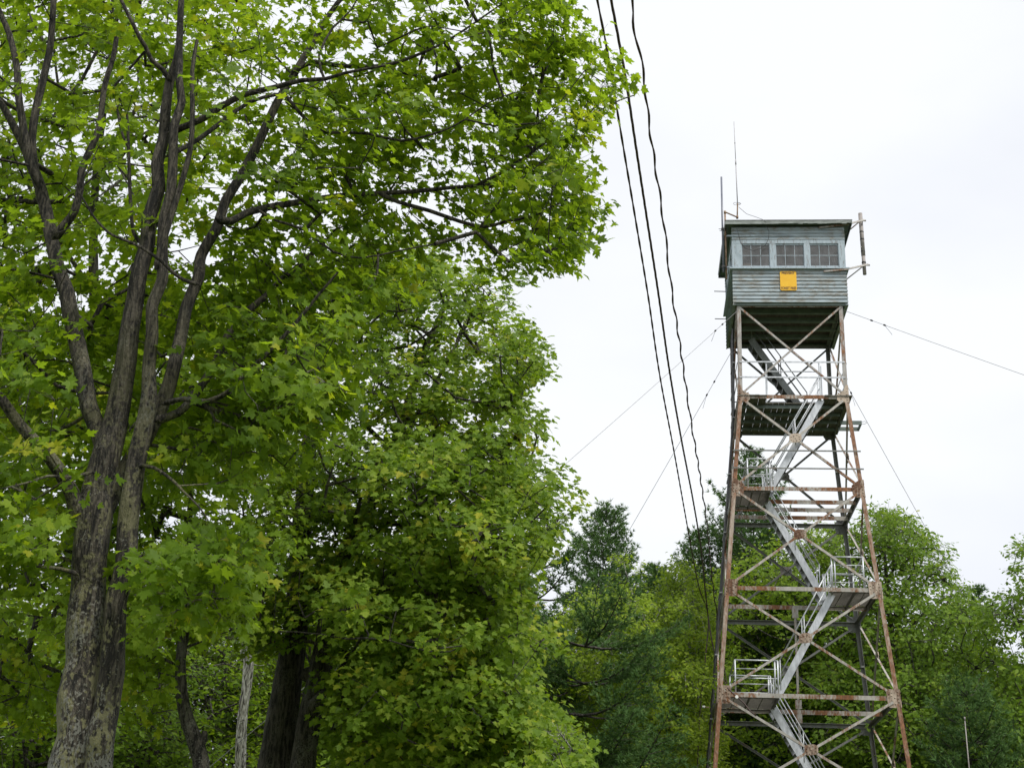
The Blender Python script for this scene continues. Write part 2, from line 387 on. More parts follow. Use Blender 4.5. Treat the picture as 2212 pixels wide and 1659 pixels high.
# --- stair flights
def rail_run(mb, pts, r=.022):
    for k in range(len(pts) - 1): mb.tube([pts[k], pts[k + 1]], r, 6)
def flight(u0, z0, u1, z1, vn, vf, m_, mt):
    """from the foot (u0,z0) to the head (u1,z1); near stringer at vn, far at vf"""
    ft = empty('stair_flight', (0, 0, 0)); ft.parent = tower
    d = Vector((u1 - u0, 0, z1 - z0)); L = d.length; dn = d.normalized()
    for v in (vn, vf):
        a, b = Vector((u0, v, z0)), Vector((u1, v, z1)); s_ = 1 if v == vn else -1
        mb = MB(); mb.bar(a, b, .012, .215, (0, 1, 0))
        nn = dn.cross(Vector((0, 1, 0)))
        for q in (-1, 1): mb.bar(a + nn * (q * .101) + Vector((0, s_ * .03, 0)), b + nn * (q * .101) + Vector((0, s_ * .03, 0)), .06, .010, (0, 1, 0))
        for k in range(12): mb.dome(a.lerp(b, (k + .5) / 12) + Vector((0, -.006 * s_ if s_ > 0 else .006, 0)), (0, -1 if s_ > 0 else 1, 0), .012)
        mb.build('stringer', m_, ft)
        mb = MB(); top = Vector((0, 0, .92)); mid = Vector((0, 0, .48))
        mb.tube([a + dn * .25 + top, b + top], .02, 6); mb.tube([a + dn * .25 + mid, b + mid], .017, 6)
        for k in (.25, L * .5, L - .05): mb.tube([a + dn * k, a + dn * k + top], .018, 6)
        mb.build('handrail', m_, ft)
    n = 11
    for k in range(n):
        f_ = (k + 1) / (n + 1); u = u0 + (u1 - u0) * f_; z = z0 + (z1 - z0) * f_
        MB().box((u - .11, vn + .02, z - .012), (u + .11, vf - .02, z + .012)).box((u - .11, vn + .02, z - .055), (u - .10, vf - .02, z - .013)).box((u + .10, vn + .02, z - .055), (u + .11, vf - .02, z - .013)).build('tread', mt, ft)
flight(.90, 19.34, -1.10, 22.5, .72, 1.40, M_galvdark, M_tread)
flight(-.86, 16.10, .92, 19.25, -1.68, -1.12, M_galv, M_tread)
flight(.84, 12.80, -.86, 16.0, -.80, -.16, M_galv, M_tread)
flight(-.86, 9.46, .92, 12.66, -2.05, -1.42, M_galv, M_tread)
flight(.90, 6.15, -.86, 9.34, -.80, -.16, M_galv, M_tread)
flight(-.86, 2.8, .92, 6.0, -2.6, -1.95, M_galv, M_tread)
# --- landings of steel grating
def landing(u0, u1, v0, v1, z, side, low=False):
    mb = MB(); n = 34
    for k in range(n):
        v = v0 + (v1 - v0) * (k + .5) / n
        mb.box((u0, v - .008, z - .03), (u1, v + .008, z))
    for k in range(5):
        u = u0 + (u1 - u0) * k / 4; u = min(max(u, u0 + .01), u1 - .01)
        mb.box((u - .01, v0, z - .045), (u + .01, v1, z - .031))
    dk = mb.build('landing_deck', M_grate, tower)
    mb = MB()
    for (p, q) in (((u0, v0), (u0, v1)), ((u1, v0), (u1, v1)), ((u0, v0), (u1, v0)), ((u0, v1), (u1, v1)), (((u0 + u1) / 2, v0), ((u0 + u1) / 2, v1))):
        mb.bar((p[0], p[1], z - .10), (q[0], q[1], z - .10), .02, .10, (1, 0, 0) if p[0] == q[0] else (0, 1, 0))
    mb.build('deck_frame', M_grate, dk)
    # railing: open towards the stairs
    far = u0 + .42 if side < 0 else u1 - .40; near = u1 if side < 0 else u0
    mb = MB()
    for hh, r in ((1.0, .024), (.74, .014), (.46, .020)):
        mb.tube([(near, v0 + .06, z + hh), (far, v0 + .06, z + hh)], r, 6)
        mb.tube([(far, v0 + .06, z + hh), (far - .0 * side, v1, z + hh)], r, 6)
        mb.tube([(far, v1, z + hh), (near, v1, z + hh)], r, 6)
    for (u, v) in ((near, v0 + .06), (near + side * .09, v0 + .06), (far, v0 + .06), (far, v1), (near, v1), (near + side * .06, v1)):
        mb.tube([(u, v, z - .02), (u, v, z + 1.0)], .027, 6)
    mb.build('railing', M_galv, tower)
landing(-1.98, -.86, -1.98, -.12, 16.10, -1)
landing(.92, 2.28, -2.28, -.10, 12.80, 1)
landing(-2.55, -.86, -2.58, -.10, 9.47, -1)
landing(.92, 2.85, -2.85, -.10, 6.13, 1)
# --- plank platform at the top landing
rnd = random.Random(5)
mb = MB(); u = -1.80
while u < 1.78:
    wd = rnd.choice((.14, .18, .19, .24)); g = rnd.choice((.006, .012, .018, .022))
    v0 = -1.82 + rnd.uniform(-.02, .02); v1 = 1.80 + rnd.uniform(-.05, .03)
    if u + wd > -.72 and u < .93: v0 = -1.12
    mb.box((u, v0, 19.325 + rnd.uniform(0, .006)), (u + wd, v1, 19.365)); u += wd + g
mb.build('plank_platform', M_plank, tower)
mb = MB()
for z in (20.55, 20.0): mb.bar((-1.72, -1.785, z), (1.72, -1.785, z), .02, .045, (0, 1, 0)); mb.bar((1.79, -1.7, z), (1.79, 1.7, z), .02, .045, (1, 0, 0)); mb.bar((-1.79, -1.7, z), (-1.79, 1.7, z), .02, .045, (1, 0, 0)); mb.bar((-1.72, 1.785, z - .03), (1.72, 1.785, z - .03), .02, .04, (0, 1, 0))
for u, v in ((-.84, -1.74), (.88, -1.74), (.97, -1.5), (.97, -1.1)): mb.bar((u, v, 19.37), (u, v, 20.52), .05, .04)
mb.bar((-.8, -1.08, 20.5), (.95, -1.08, 20.5), .03, .03); mb.bar((-.8, -1.08, 19.37), (-.8, -1.08, 20.5), .04, .04)
mb.build('railing', M_galv, tower)
mb = MB()
for z in (17.36, 16.74):
    h_ = hw(z) + .06; mb.bar((-h_ - .02, -h_, z), (h_ + .05, -h_, z), .03, .04, (0, 1, 0))
mb.build('railing', M_dark, tower)
mb = MB(); mb.bar((1.84, .0, 17.0), (1.95, -.1, 18.9), .04, .04)
# --- projecting bracket frame beside the plank platform
mb = MB()
mb.box((1.80, .35, 19.16), (2.52, .39, 19.30)); mb.box((1.80, .95, 19.16), (2.52, .99, 19.30)); mb.box((2.48, .391, 19.165), (2.518, .949, 19.295))
mb.tube([(2.52, .37, 19.26), (2.62, .35, 19.28), (2.70, .37, 19.24), (2.62, .4, 19.2), (2.52, .4, 19.2)], .008, 5)
mb.build('side_bracket', M_joist, tower)
# --- cab
CX0, CX1, CV0, CV1 = -1.86, 1.90, -1.83, 1.83
ZB, ZL, ZT = 22.70, 23.96, 25.58
def clap(mb, side, z0, z1, n, s0, s1, off):
    e = (z1 - z0) / n
    for k in range(n):
        a, b = z0 + k * e, z0 + (k + 1) * e + .012
        prof = [(0, a), (.044, a), (.012, b), (0, b)]
        rj = rnd.uniform(-.004, .006)
        def pt(s, o, z):
            o = off + o
            return {0: (s, CV0 - o, z), 2: (s, CV1 + o, z), 1: (CX1 + o, s, z), 3: (CX0 - o, s, z)}[side]
        A = [pt(s0 - .03 + rj, *p) for p in prof]; B = [pt(s1 + .03 + rj, *p) for p in prof]
        mb.add(A + B, [(0, 1, 2, 3), (7, 6, 5, 4), (0, 4, 5, 1), (1, 5, 6, 2), (2, 6, 7, 3), (3, 7, 4, 0)])
WIN = [(-1.56, -.61), (-.41, .55), (.74, 1.71)]
WZ0, WZ1 = 24.04, 24.93
for side in range(4):
    s0, s1 = (CX0, CX1) if side in (0, 2) else (CV0, CV1)
    sc_ = (s1 - s0) / (CX1 - CX0)
    wins = [((a - CX0) * sc_ + s0, (b - CX0) * sc_ + s0) for a, b in WIN]
    def bx(mb, a, b, z0, z1, o0, o1):
        if side == 0: mb.box((a, CV0 - o1, z0), (b, CV0 - o0, z1))
        elif side == 2: mb.box((a, CV1 + o0, z0), (b, CV1 + o1, z1))
        elif side == 1: mb.box((CX1 + o0, a, z0), (CX1 + o1, b, z1))
        else: mb.box((CX0 - o1, a, z0), (CX0 - o0, b, z1))
    zb = ZB if side in (0, 2) else ZB - .10
    mb = MB(); clap(mb, side, zb, ZL - .04, 9 if side in (0, 2) else 10, s0, s1, 0)
    clap(mb, side, 25.08, ZT - .02, 4, s0, s1, 0)
    bx(mb, s0, s1, zb + .01, ZL - .03, -.05, -.002); bx(mb, s0, s1, 25.0, ZT, -.05, -.002)
    wall = mb.build('cab_wall', M_siding, tower)
    mb = MB()
    ed = [s0 - .02] + [x for ab in wins for x in ab] + [s1 + .02]
    for k in range(0, 8, 2): bx(mb, ed[k], ed[k + 1], ZL + .012, WZ1 + .0, -.03, .026)
    bx(mb, s0 - .023, s1 + .023, WZ1 + .002, 25.075, -.03, .030)
    mb.build('window_trim', M_trim, wall)
    mb = MB(); bx(mb, s0 - (.12 if side in (0, 2) else -.04), s1 + (.12 if side in (0, 2) else -.04), ZL - .03, ZL + .01, -.03, .12); mb.build('window_ledge', M_trim, wall)
    for a, b in wins:
        fr = MB(); bw = .022
        bx(fr, a, a + bw, WZ0, WZ1 - .002, -.03, -.005); bx(fr, b - bw, b, WZ0, WZ1 - .002, -.03, -.005)
        bx(fr, a + bw, b - bw, WZ0, WZ0 + .05, -.03, -.005); bx(fr, a + bw, b - bw, WZ1 - .05, WZ1 - .002, -.03, -.005)
        for k in (1, 2):
            x = a + (b - a) * k / 3; bx(fr, x - .008, x + .008, WZ0 + .05, WZ1 - .05, -.028, -.007)
        zm = (WZ0 + WZ1) / 2; bx(fr, a + bw, b - bw, zm - .010, zm + .010, -.026, -.009)
        bx(fr, a, b, ZL + .011, WZ0 - .002, -.03, .004)
        win = fr.build('window', M_trim, tower)
        g = MB(); bx(g, a + bw, b - bw, WZ0 + .05, WZ1 - .05, -.020, -.016); g.build('window_pane', M_glass, win)
mb = MB(); mb.box((CX0 + .05, CV0 + .05, 22.79), (CX1 - .05, CV1 - .05, 22.83)); fl = mb.build('cab_floor', M_floor, tower)
for v in (-1.1, -.4, .3, 1.0): MB().box((CX0 + .08, v - .045, 22.62), (CX1 - .08, v + .045, 22.788)).build('floor_joist', M_joist, fl)
MB().box((CX0 + .02, CV0 + .02, 22.615), (CX0 + .07, CV1 - .02, 22.786)).box((CX1 - .07, CV0 + .02, 22.615), (CX1 - .02, CV1 - .02, 22.786)).box((CX0 + .075, CV0 + .02, 22.60), (CX1 - .075, CV0 + .07, 22.786)).box((CX0 + .075, CV1 - .07, 22.60), (CX1 - .075, CV1 - .02, 22.786)).build('floor_rim', M_joist, fl)
MB().box((CX0 + .06, CV0 + .06, 25.44), (CX1 - .06, CV1 - .06, 25.46)).build('cab_ceiling', M_inside, tower)
mb = MB()
for (a, b) in (((CX0 + .055, CV1 - .075, 22.83), (CX1 - .055, CV1 - .06, 24.0)), ((CX0 + .055, CV1 - .075, 24.97), (CX1 - .055, CV1 - .06, 25.43)), ((CX0 + .055, CV0 + .06, 22.83), (CX1 - .055, CV0 + .075, 24.0))): mb.box(a, b)
mb.build('inner_lining', M_inside, tower)
# low hipped roof with a wide eave
RX0, RX1, RV0, RV1, RZ = -2.10, 2.16, -2.06, 2.06, 25.70
mb = MB()
mb.box((RX0, RV0, RZ - .03), (RX1, RV1, RZ))
ap = ((RX0 + RX1) / 2, 0, RZ + .42)
mb.add([(RX0 - .03, RV0 - .03, RZ + .001), (RX1 + .03, RV0 - .03, RZ + .001), (RX1 + .03, RV1 + .03, RZ + .001), (RX0 - .03, RV1 + .03, RZ + .001), (RX0 - .03, RV0 - .03, RZ + .022), (RX1 + .03, RV0 - .03, RZ + .022), (RX1 + .03, RV1 + .03, RZ + .022), (RX0 - .03, RV1 + .03, RZ + .022), ap],
       [(3, 2, 1, 0), (0, 1, 5, 4), (1, 2, 6, 5), (2, 3, 7, 6), (3, 0, 4, 7), (4, 5, 8), (5, 6, 8), (6, 7, 8), (7, 4, 8)])
roof = mb.build('roof', M_roof, tower)
MB().box((RX0 + .03, RV0 + .03, RZ - .055), (RX1 - .03, RV1 - .03, RZ - .032)).build('soffit', M_soffit, roof)
mb = MB()
n = 26
for k in range(n):                                          # ragged front fascia
    a = RX0 + (RX1 - RX0) * k / n; b = RX0 + (RX1 - RX0) * (k + 1) / n
    lo = RZ - .135 + (rnd.uniform(0, .035) if k > 9 else 0)
    mb.box((a, RV0 - .022, lo), (b, RV0 - .002, RZ - .002))
mb.box((RX0 - .022, RV0 - .02, RZ - .135), (RX0 - .002, RV1, RZ - .002)); mb.box((RX1 + .002, RV0 - .02, RZ - .135), (RX1 + .022, RV1, RZ - .002)); mb.box((RX0, RV1 + .002, RZ - .135), (RX1, RV1 + .022, RZ - .002))
mb.build('fascia', M_fascia, roof)

# --- things hung on the tower
def on_tower(name, u, v, z, **k):
    return empty(name, tw(u, v, z), YAW, **k)
sg = on_tower('warning_sign', -.025, -1.885, 23.49, label='yellow rectangular sign reading PREVENT FOREST FIRES on the lookout cab siding', cat='sign')
mb = MB(); W2, H2, rr = .275, .36, .05
prof = []
for cx, cz, a0 in ((W2 - rr, H2 - rr, 0), (-W2 + rr, H2 - rr, 90), (-W2 + rr, -H2 + rr, 180), (W2 - rr, -H2 + rr, 270)):
    for k in range(5): a = R(a0 + k * 22.5); prof.append((cx + rr * math.cos(a), cz + rr * math.sin(a)))
n = len(prof)
mb.add([(x, -.006, z) for x, z in prof] + [(x, .0, z) for x, z in prof], [tuple(range(n))[::-1], tuple(range(n, 2 * n))] + [(k, (k + 1) % n, (k + 1) % n + n, k + n) for k in range(n)])
mb.build('sign_board', M_yellow, sg)
for txt, z, wd, ht in (('PREVENT', .25, .43, .085), ('FOREST FIRES', -.325, .50, .10)):
    cu = bpy.data.curves.new('lettering', 'FONT'); cu.body = txt; cu.align_x = 'CENTER'; cu.size = .11; cu.extrude = .001; cu.offset = .003 if txt[0] == 'P' else .002
    o = bpy.data.objects.new('lettering', cu); COL.objects.link(o); cu.materials.append(M_ink)
    bpy.context.view_layer.update()
    dx, dy = o.dimensions.x, o.dimensions.y
    me_ = bpy.data.meshes.new_from_object(o); nm_ = o; o = bpy.data.objects.new('lettering', me_); COL.objects.link(o); bpy.data.objects.remove(nm_)
    o.scale = (wd / max(dx, .01), ht / max(dy, .01), 1); o.rotation_euler = (R(90), 0, 0); o.location = (0, -.009, z); o.parent = sg
def tl(px, py, v):
    """pixel on the tower's plane of depth v -> local (u, v, z)"""
    d = ray(px, py); nx, ny = -sa, ca
    t = (v + nx * TX + ny * TY) / (nx * d.x + ny * d.y); p = d * t
    return Vector(((p.x - TX) * ca + (p.y - TY) * sa, v, p.z + CAM_H))
def on(name, **k): return empty(name, (TX, TY, 0), YAW, **k)
def z1(x, y): return ((2500 + x / 1.746) * .59224, (400 + y / 1.746) * .59224)
# whip antenna on a bent pipe mast
o = on('whip_antenna', label='tall white whip antenna on a bent rusty pipe at the cab roof corner', cat='antenna')
V = -1.2
pm = [tl(*z1(262, 1080), V - .45), tl(*z1(252, 655), V - .45), tl(*z1(330, 686), V), tl(*z1(332, 600), V)]
mb = MB(); mb.tube(pm[:2], .03, 8); mb.tube([pm[1] + Vector((0, 0, -.01)), pm[1] + Vector((.03, 0, .0)), pm[2]], .026, 8); mb.tube([pm[2], pm[3]], .024, 8)
for p in (pm[1], pm[2]): mb.tube([p - Vector((0, 0, .05)), p + Vector((0, 0, .05))], .042, 8)
mb.tube([pm[0].lerp(pm[1], .65) - Vector((0, 0, .03)), pm[0].lerp(pm[1], .65) + Vector((0, 0, .03))], .04, 8)
mb.build('pipe_mast', M_pipe_rust, o)
tp = tl(*z1(309, 78), V)
mb = MB(); mb.tube([pm[3] - Vector((0, 0, .1)), pm[3].lerp(tp, .5)], .018, 8); mb.tube([pm[3].lerp(tp, .5), tp], .012, 8); mb.tube([pm[3].lerp(tp, .47), pm[3].lerp(tp, .53)], .024, 8); mb.tube([pm[3].lerp(tp, .73), pm[3].lerp(tp, .745)], .02, 8); mb.build('antenna_rod', M_pvc, o)
mb = MB()
for q in (0, 1):
    c = pm[3] + Vector((-.02 + .06 * q, 0, .0)); rr = .13 - .05 * q
    mb.tube([c + Vector((math.cos(a) * rr, math.sin(a) * .05, math.sin(a) * rr * .62)) for a in [k * math.pi / 8 for k in range(17)]], .006, 5, False)
mb.build('coax_loop', M_tape, o)
mb = MB()
for zz in (.24, .86): 
    p = pm[0].lerp(pm[1], zz * .75); mb.bar(p, (CX0 + .05, CV0 - .045, p.z - .12), .012, .06, (0, 1, 0)); mb.bar(Vector((CX0 + .05, CV0 - .045, p.z - .12)), (CX0 + .75, CV0 - .045, p.z - .12), .012, .05, (0, 1, 0))
mb.build('mast_bracket', M_trim, o)
# coax hanging over the front windows
o = on('coax_cable', label='thin black coax cable drooping over the left window of the lookout cab', cat='cable')
mb = MB()
pts = [tl(*z1(*q), v) for q, v in (((340, 622), V), ((390, 665), V - .2), ((450, 685), -1.7), ((490, 700), -2.12), ((515, 720), -2.12))]
mb.tube(pts, .008, 5); mb.build('cable_run', M_tape, o)
mb = MB(); mb.tube([tl(*z1(*q), -2.0) for q in ((515, 740), (533, 775), (530, 820), (515, 855), (480, 885), (430, 898), (385, 885), (352, 850), (340, 800), (328, 755))], .011, 5); mb.build('cable_run', M_tape, o)
# dark tube antenna left
o = on('tube_antenna', label='dark blue-grey tube antenna standing left of the cab roof corner', cat='antenna')
a, b = tl(*z1(242, 1036), -1.75), tl(*z1(229, 430), -1.75)
MB().tube([a, b], .033, 8).build('antenna_tube', M_tube, o)
mb = MB()
for q in (.445, .06):
    p = a.lerp(b, q); mb.tube([p + Vector((-.13, 0, .01)), p + Vector((.13, 0, .0))], .01, 6); mb.tube([p + Vector((-.10, .03, -.04)), p + Vector((.13, .03, -.04))], .01, 6); mb.box(p - Vector((.045, .05, .045)), p + Vector((.045, .05, .03)))
mb.build('clamp', M_tape, o)
# grey dipole tube on two arms to the right
o = on('dipole_antenna', label='weathered grey tube antenna held on two arms right of the cab', cat='antenna')
V = -1.5
a, b = tl(*z1(1142, 1050), V), tl(*z1(1113, 662), V)
mb = MB(); mb.tube([a, a.lerp(b, .3)], .062, 10); mb.tube([a.lerp(b, .3), b], .07, 10); mb.build('antenna_tube', M_pvc2, o)
mb = MB()
for q in (.18, .36, .56, .68): mb.tube([a.lerp(b, q), a.lerp(b, q + .02)], .074, 10)
mb.build('tape_band', M_tape, o)
for (p0, p1, p2) in (((850, 752), (1045, 728), (1140, 703)), ((880, 1030), (1040, 1015), (1165, 986))):
    mb = MB(); A = tl(*z1(*p0), -1.90); B_ = tl(*z1(*p1), -1.93); C_ = tl(*z1(*p2), V - .1)
    mb.bar(A, B_, .03, .07, (0, 1, 0)); mb.bar(B_ - Vector((.03, 0, -.0)), C_, .03, .06, (0, 1, 0))
    k = C_ - Vector((.12, 0, .02)); mb.bar((CX1 + .04, V + .3, k.z - .42), k, .03, .035, (0, 1, 0))
    mb.tube([C_ + Vector((-.08, .05, 0)), C_ + Vector((.06, .05, 0))], .03, 8); mb.tube([C_ - Vector((.14, 0, .0)) + Vector((0, -.02, 0)), C_ - Vector((.14, -.2, 0))], .012, 6)
    mb.build('support_arm', M_legtop, o)
# short rods sticking out on the left of the cab
for (x0, x1, y, lab) in ((183, 262, 1157, 'thin steel rod sticking out left from the middle of the cab wall'), (187, 262, 1332, 'thin steel rod sticking out left near the cab floor')):
    o = MB().tube([Vector(tl(*z1(x0, y), .4)), Vector(tl(*z1(x1, y + 2), .4))], .016, 6).build('steel_rod', M_tape)
    o.location = (TX, TY, 0); o.rotation_euler = (0, 0, YAW); prop(o, lab, 'steel rod')
# brown box in the window
o = MB().box((-1.53, -1.62, 24.0), (-1.22, -1.45, 24.27)).box((-1.535, -1.625, 24.272), (-1.215, -1.445, 24.29)).build('cardboard_box', M_card)
o.location = (TX, TY, 0); o.rotation_euler = (0, 0, YAW); prop(o, 'brown cardboard box behind the lower left pane of the cab window', 'box')
mb = MB(); mb.box((-1.7, -1.72, 23.94), (-.9, -1.3, 23.99)); mb.box((-1.68, -1.7, 22.84), (-1.64, -1.66, 23.94)); mb.box((-.96, -1.7, 22.84), (-.92, -1.66, 23.94)); mb.box((-1.68, -1.36, 22.84), (-1.64, -1.32, 23.94)); mb.box((-.96, -1.36, 22.84), (-.92, -1.32, 23.94)); mb.build('window_shelf', M_inside, tower)

# --- guy wires
def guy(u, v, z, px, py, sx, sy, label, lo=None):
    c = tw(u, v, z); d = ray(px, py)
    t = (c.x / sx - c.y / sy) / (d.x / sx - d.y / sy)
    p = Vector((0, 0, CAM_H)) + d * t
    s_ = c.z / (c.z - p.z) if c.z > p.z else 3
    e = c + (p - c) * s_
    o = empty('guy_wire', c, label=label, cat='guy wire', group='guy wires bracing the lookout tower')
    n = 14; pts = []
    for k in range(n + 1):
        q = (e - c) * (k / n); q.z -= .5 * (k / n) * (1 - k / n) * 2; pts.append(q)
    MB().tube(pts, .008, 6).build('wire', M_wire, o)
    mb = MB(); dn = pts[1].normalized()
    for s0 in (1.2, 1.75): mb.tube([dn * s0, dn * (s0 + .05), dn * (s0 + .1)], [.02, .034, .02], 6)
    mb.tube([dn * 1.8, dn * 2.1 + Vector((0, 0, -.25))], .006, 5)
    mb.build('wire_clamp', M_tape, o)
    return e
e1 = guy(-1.72, -1.78, 22.45, 445, 1645, -1, -1, 'guy wire running down left behind the dark twin maple and past the pale dead snag')
e2 = guy(-1.72, 1.72, 22.45, 1362, 1130, -1, 1, 'guy wire running down to the leftmost pine top')
e3 = guy(1.76, -1.78, 22.45, 2212, 801, 1, -1, 'guy wire leaving the cab floor to the right over open sky')
e4 = guy(1.72, 1.72, 22.45, 2010, 1150, 1, 1, 'steep guy wire dropping into the oak right of the tower')

# --- overhead cables
def cable(pix, n_strand, rad, wob, label, yb=1300.0, near=17.0, far=46.0):
    pts = []
    for px, py in pix:
        inv = 1 / near + (1 / far - 1 / near) * min(py, yb) / yb
        pts.append(at(px, py, 1 / inv))
    d = (pts[0] - pts[2]).normalized()                     # carry on over and behind the camera
    ext = [pts[0] + d * s_ for s_ in (32, 22, 14, 8, 4, 2)]
    pts = ext + pts
    P = []
    for k in range(len(pts) - 1):                          # Catmull-Rom
        p0, p1, p2, p3 = pts[max(k - 1, 0)], pts[k], pts[k + 1], pts[min(k + 2, len(pts) - 1)]
        m_ = max(2, int((p2 - p1).length / .12))
        for j in range(m_):
            t = j / m_
            P.append(.5 * ((2 * p1) + (p2 - p0) * t + (2 * p0 - 5 * p1 + 4 * p2 - p3) * t * t + (3 * p1 - p0 - 3 * p2 + p3) * t ** 3))
    P.append(pts[-1])
    o = empty('overhead_cable', P[-1], label=label, cat='power cable', group='overhead cables running to the tower')
    base = P[-1]
    for s_ in range(n_strand):
        L = 0; q = []
        for k, p in enumerate(P):
            if k: L += (p - P[k - 1]).length
            a = 2 * math.pi * (s_ / n_strand) + L * 2 * math.pi / 1.0
            t = (P[min(k + 1, len(P) - 1)] - P[max(k - 1, 0)]).normalized()
            u_ = t.cross(Vector((0, 0, 1))).normalized(); w_ = t.cross(u_)
            q.append(p - base + (u_ * math.cos(a) + w_ * math.sin(a)) * rad * .5 + u_ * math.sin(L * 5 + 1.5 * math.sin(L * .9)) * wob)
        MB().tube(q, rad, 5).build('cable_strand', M_cable, o)
cable([(1290, 0), (1306, 80), (1320, 160), (1345, 310), (1372, 470), (1400, 640), (1425, 810), (1455, 970), (1480, 1110), (1500, 1220), (1512, 1275), (1530, 1330), (1524, 1420), (1512, 1540), (1505, 1700)], 2, .0135, .0, 'twisted overhead cable nearest the maple, first of the three')
cable([(1320, 0), (1337, 90), (1353, 180), (1374, 320), (1397, 470), (1423, 640), (1446, 800), (1472, 950), (1497, 1080), (1515, 1190), (1525, 1290), (1537, 1380), (1553, 1440), (1571, 1486)], 3, .0155, .0, 'thickest twisted overhead cable, the middle one of the three')
cable([(1364, 0), (1370, 60), (1388, 150), (1405, 290), (1432, 470), (1450, 620), (1471, 760), (1491, 900), (1511, 1020), (1528, 1140), (1538, 1250), (1552, 1350), (1562, 1430), (1573, 1488)], 2, .0138, .015, 'twisted overhead cable nearest the lookout tower, last of the three')
# insulator and lead on the leg, conduits down the left side
def z7(x, y): return ((2540 + x / 3.01) * .59224, (2250 + y / 3.01) * .59224)
o = on('service_lead', label='black power lead with a white insulator tied across the rusty brace', cat='cable')
mb = MB(); mb.tube([tl(*z7(*q), -2.85) for q in ((340, 772), (395, 830), (445, 872), (520, 940), (590, 1030), (655, 1083))], .022, 6); mb.build('lead', M_cable, o)
p = tl(*z7(443, 876), -2.90); mb = MB(); mb.tube([p - Vector((0, .05, 0)), p + Vector((0, .05, 0))], .05, 10); mb.tube([p - Vector((0, .02, 0)), p + Vector((0, .02, 0))], .035, 10); mb.build('insulator', M_ceramic, o)
o = on('pin_insulator', label='white pin insulator on a short arm left of the tower leg', cat='insulator')
p, q = tl(*z7(85, 985), -1.0), tl(*z7(140, 990), -1.0)
MB().tube([p, q], .02, 6).build('arm', M_pipe_rust, o); MB().tube([p - Vector((.06, 0, 0)), p - Vector((.03, 0, 0)), p + Vector((.03, 0, 0))], [.03, .045, .035], 8).build('insulator', M_ceramic, o)
mb = MB(); mb.tube([tl(*z7(*k), -1.0) for k in ((68, 1060), (70, 1100), (90, 1140), (115, 1150), (125, 1120))], .01, 5); mb.build('drip_loop', M_tape, o)
o = on('cable_conduit', label='bundle of dark conduits strapped up the left side of the tower', cat='conduit')
mb = MB()
for dv, r in ((-.6, .03), (-.35, .022), (-.1, .03), (.3, .02)):
    mb.tube([(-hw(z) - .05 - r, dv, z) for z in (22.3, 19.3, 16.05, 12.7, 9.4, 6.07, 2.75, .1)], r, 6)
mb.build('conduit', M_tape, o)
mb = MB(); 
for z in range(3, 22, 2): mb.box((-hw(z) - .12, -.68, z - .02), (-hw(z) - .03, .36, z + .02))
mb.build('conduit_strap', M_wire, o)

# thin pale pole lower right
p0 = at(2094, 1665, 30); p1 = at(2084, 1553, 30)
o = MB().tube([(p0.x, 30, 0), (p0.x, 30, p0.z), tuple(p1)], [.018, .013, .009], 8).tube([tuple(p1 - Vector((0, 0, .02))), tuple(p1 + Vector((0, 0, .05)))], .016, 8).build('thin_pole', M_pvc2)
prop(o, 'thin pale upright pole in front of the trees right of the tower', 'pole')

# ------------------------------------------------------------------ trees
RG = np.random.default_rng(11)
def poly_mesh(name, V, F, mt, parent=None, attr=None, smooth=False):
    """V (n,3) and F (m,k) arrays, all faces with k corners"""
    me = bpy.data.meshes.new(name); k = F.shape[1]
    me.vertices.add(len(V)); me.vertices.foreach_set('co', np.ascontiguousarray(V, dtype=np.float32).ravel())
    me.loops.add(F.size); me.loops.foreach_set('vertex_index', F.astype(np.int32).ravel())
    me.polygons.add(len(F)); me.polygons.foreach_set('loop_start', np.arange(0, F.size, k, dtype=np.int32))
    me.polygons.foreach_set('use_smooth', np.full(len(F), smooth))
    if attr is not None:
        at_ = me.attributes.new('rnd', 'FLOAT', 'POINT'); at_.data.foreach_set('value', attr.astype(np.float32))
    me.update(calc_edges=True); me.validate()
    return link_mesh(name, me, mt, parent)
def unit(a): return a / np.maximum(np.linalg.norm(a, axis=-1, keepdims=True), 1e-9)

def template(outline, fold, cup):
    """leaf: fan of triangles about a point on the midrib; x across, y along, base at origin"""
    o = np.array(outline, float); c = np.array([[0, .42]])
    P = np.vstack([c, o]); z = fold * np.abs(P[:, 0]) - cup * (P[:, 1] ** 2) - cup * 1.5 * P[:, 0] ** 2
    n = len(o); F = np.array([(0, 1 + i, 1 + (i + 1) % n) for i in range(n)])
    return np.column_stack([P, z]), F
MAPLE = [(0, 0), (.16, -.03), (.34, -.10), (.30, .06), (.54, .20), (.62, .42), (.40, .40), (.24, .46), (.30, .70), (.16, .68), (0, 1.0),
         (-.16, .68), (-.30, .70), (-.24, .46), (-.40, .40), (-.62, .42), (-.54, .20), (-.30, .06), (-.34, -.10), (-.16, -.03)]
MAPLE_S = [(0, 0), (.34, -.06), (.28, .12), (.60, .40), (.25, .45), (.26, .70), (0, 1.0), (-.26, .70), (-.25, .45), (-.60, .40), (-.28, .12), (-.34, -.06)]
OAK = [(0, 0), (.22, .2), (.12, .3), (.36, .5), (.18, .6), (.26, .85), (0, 1.0), (-.26, .85), (-.18, .6), (-.36, .5), (-.12, .3), (-.22, .2)]
OVAL = [(0, 0), (.24, .25), (.26, .55), (0, 1.0), (-.26, .55), (-.24, .25)]
T_MAPLE, T_MAPLE_S, T_OAK, T_OVAL = (template(o, .22, .16) for o in (MAPLE, MAPLE_S, OAK, OVAL))

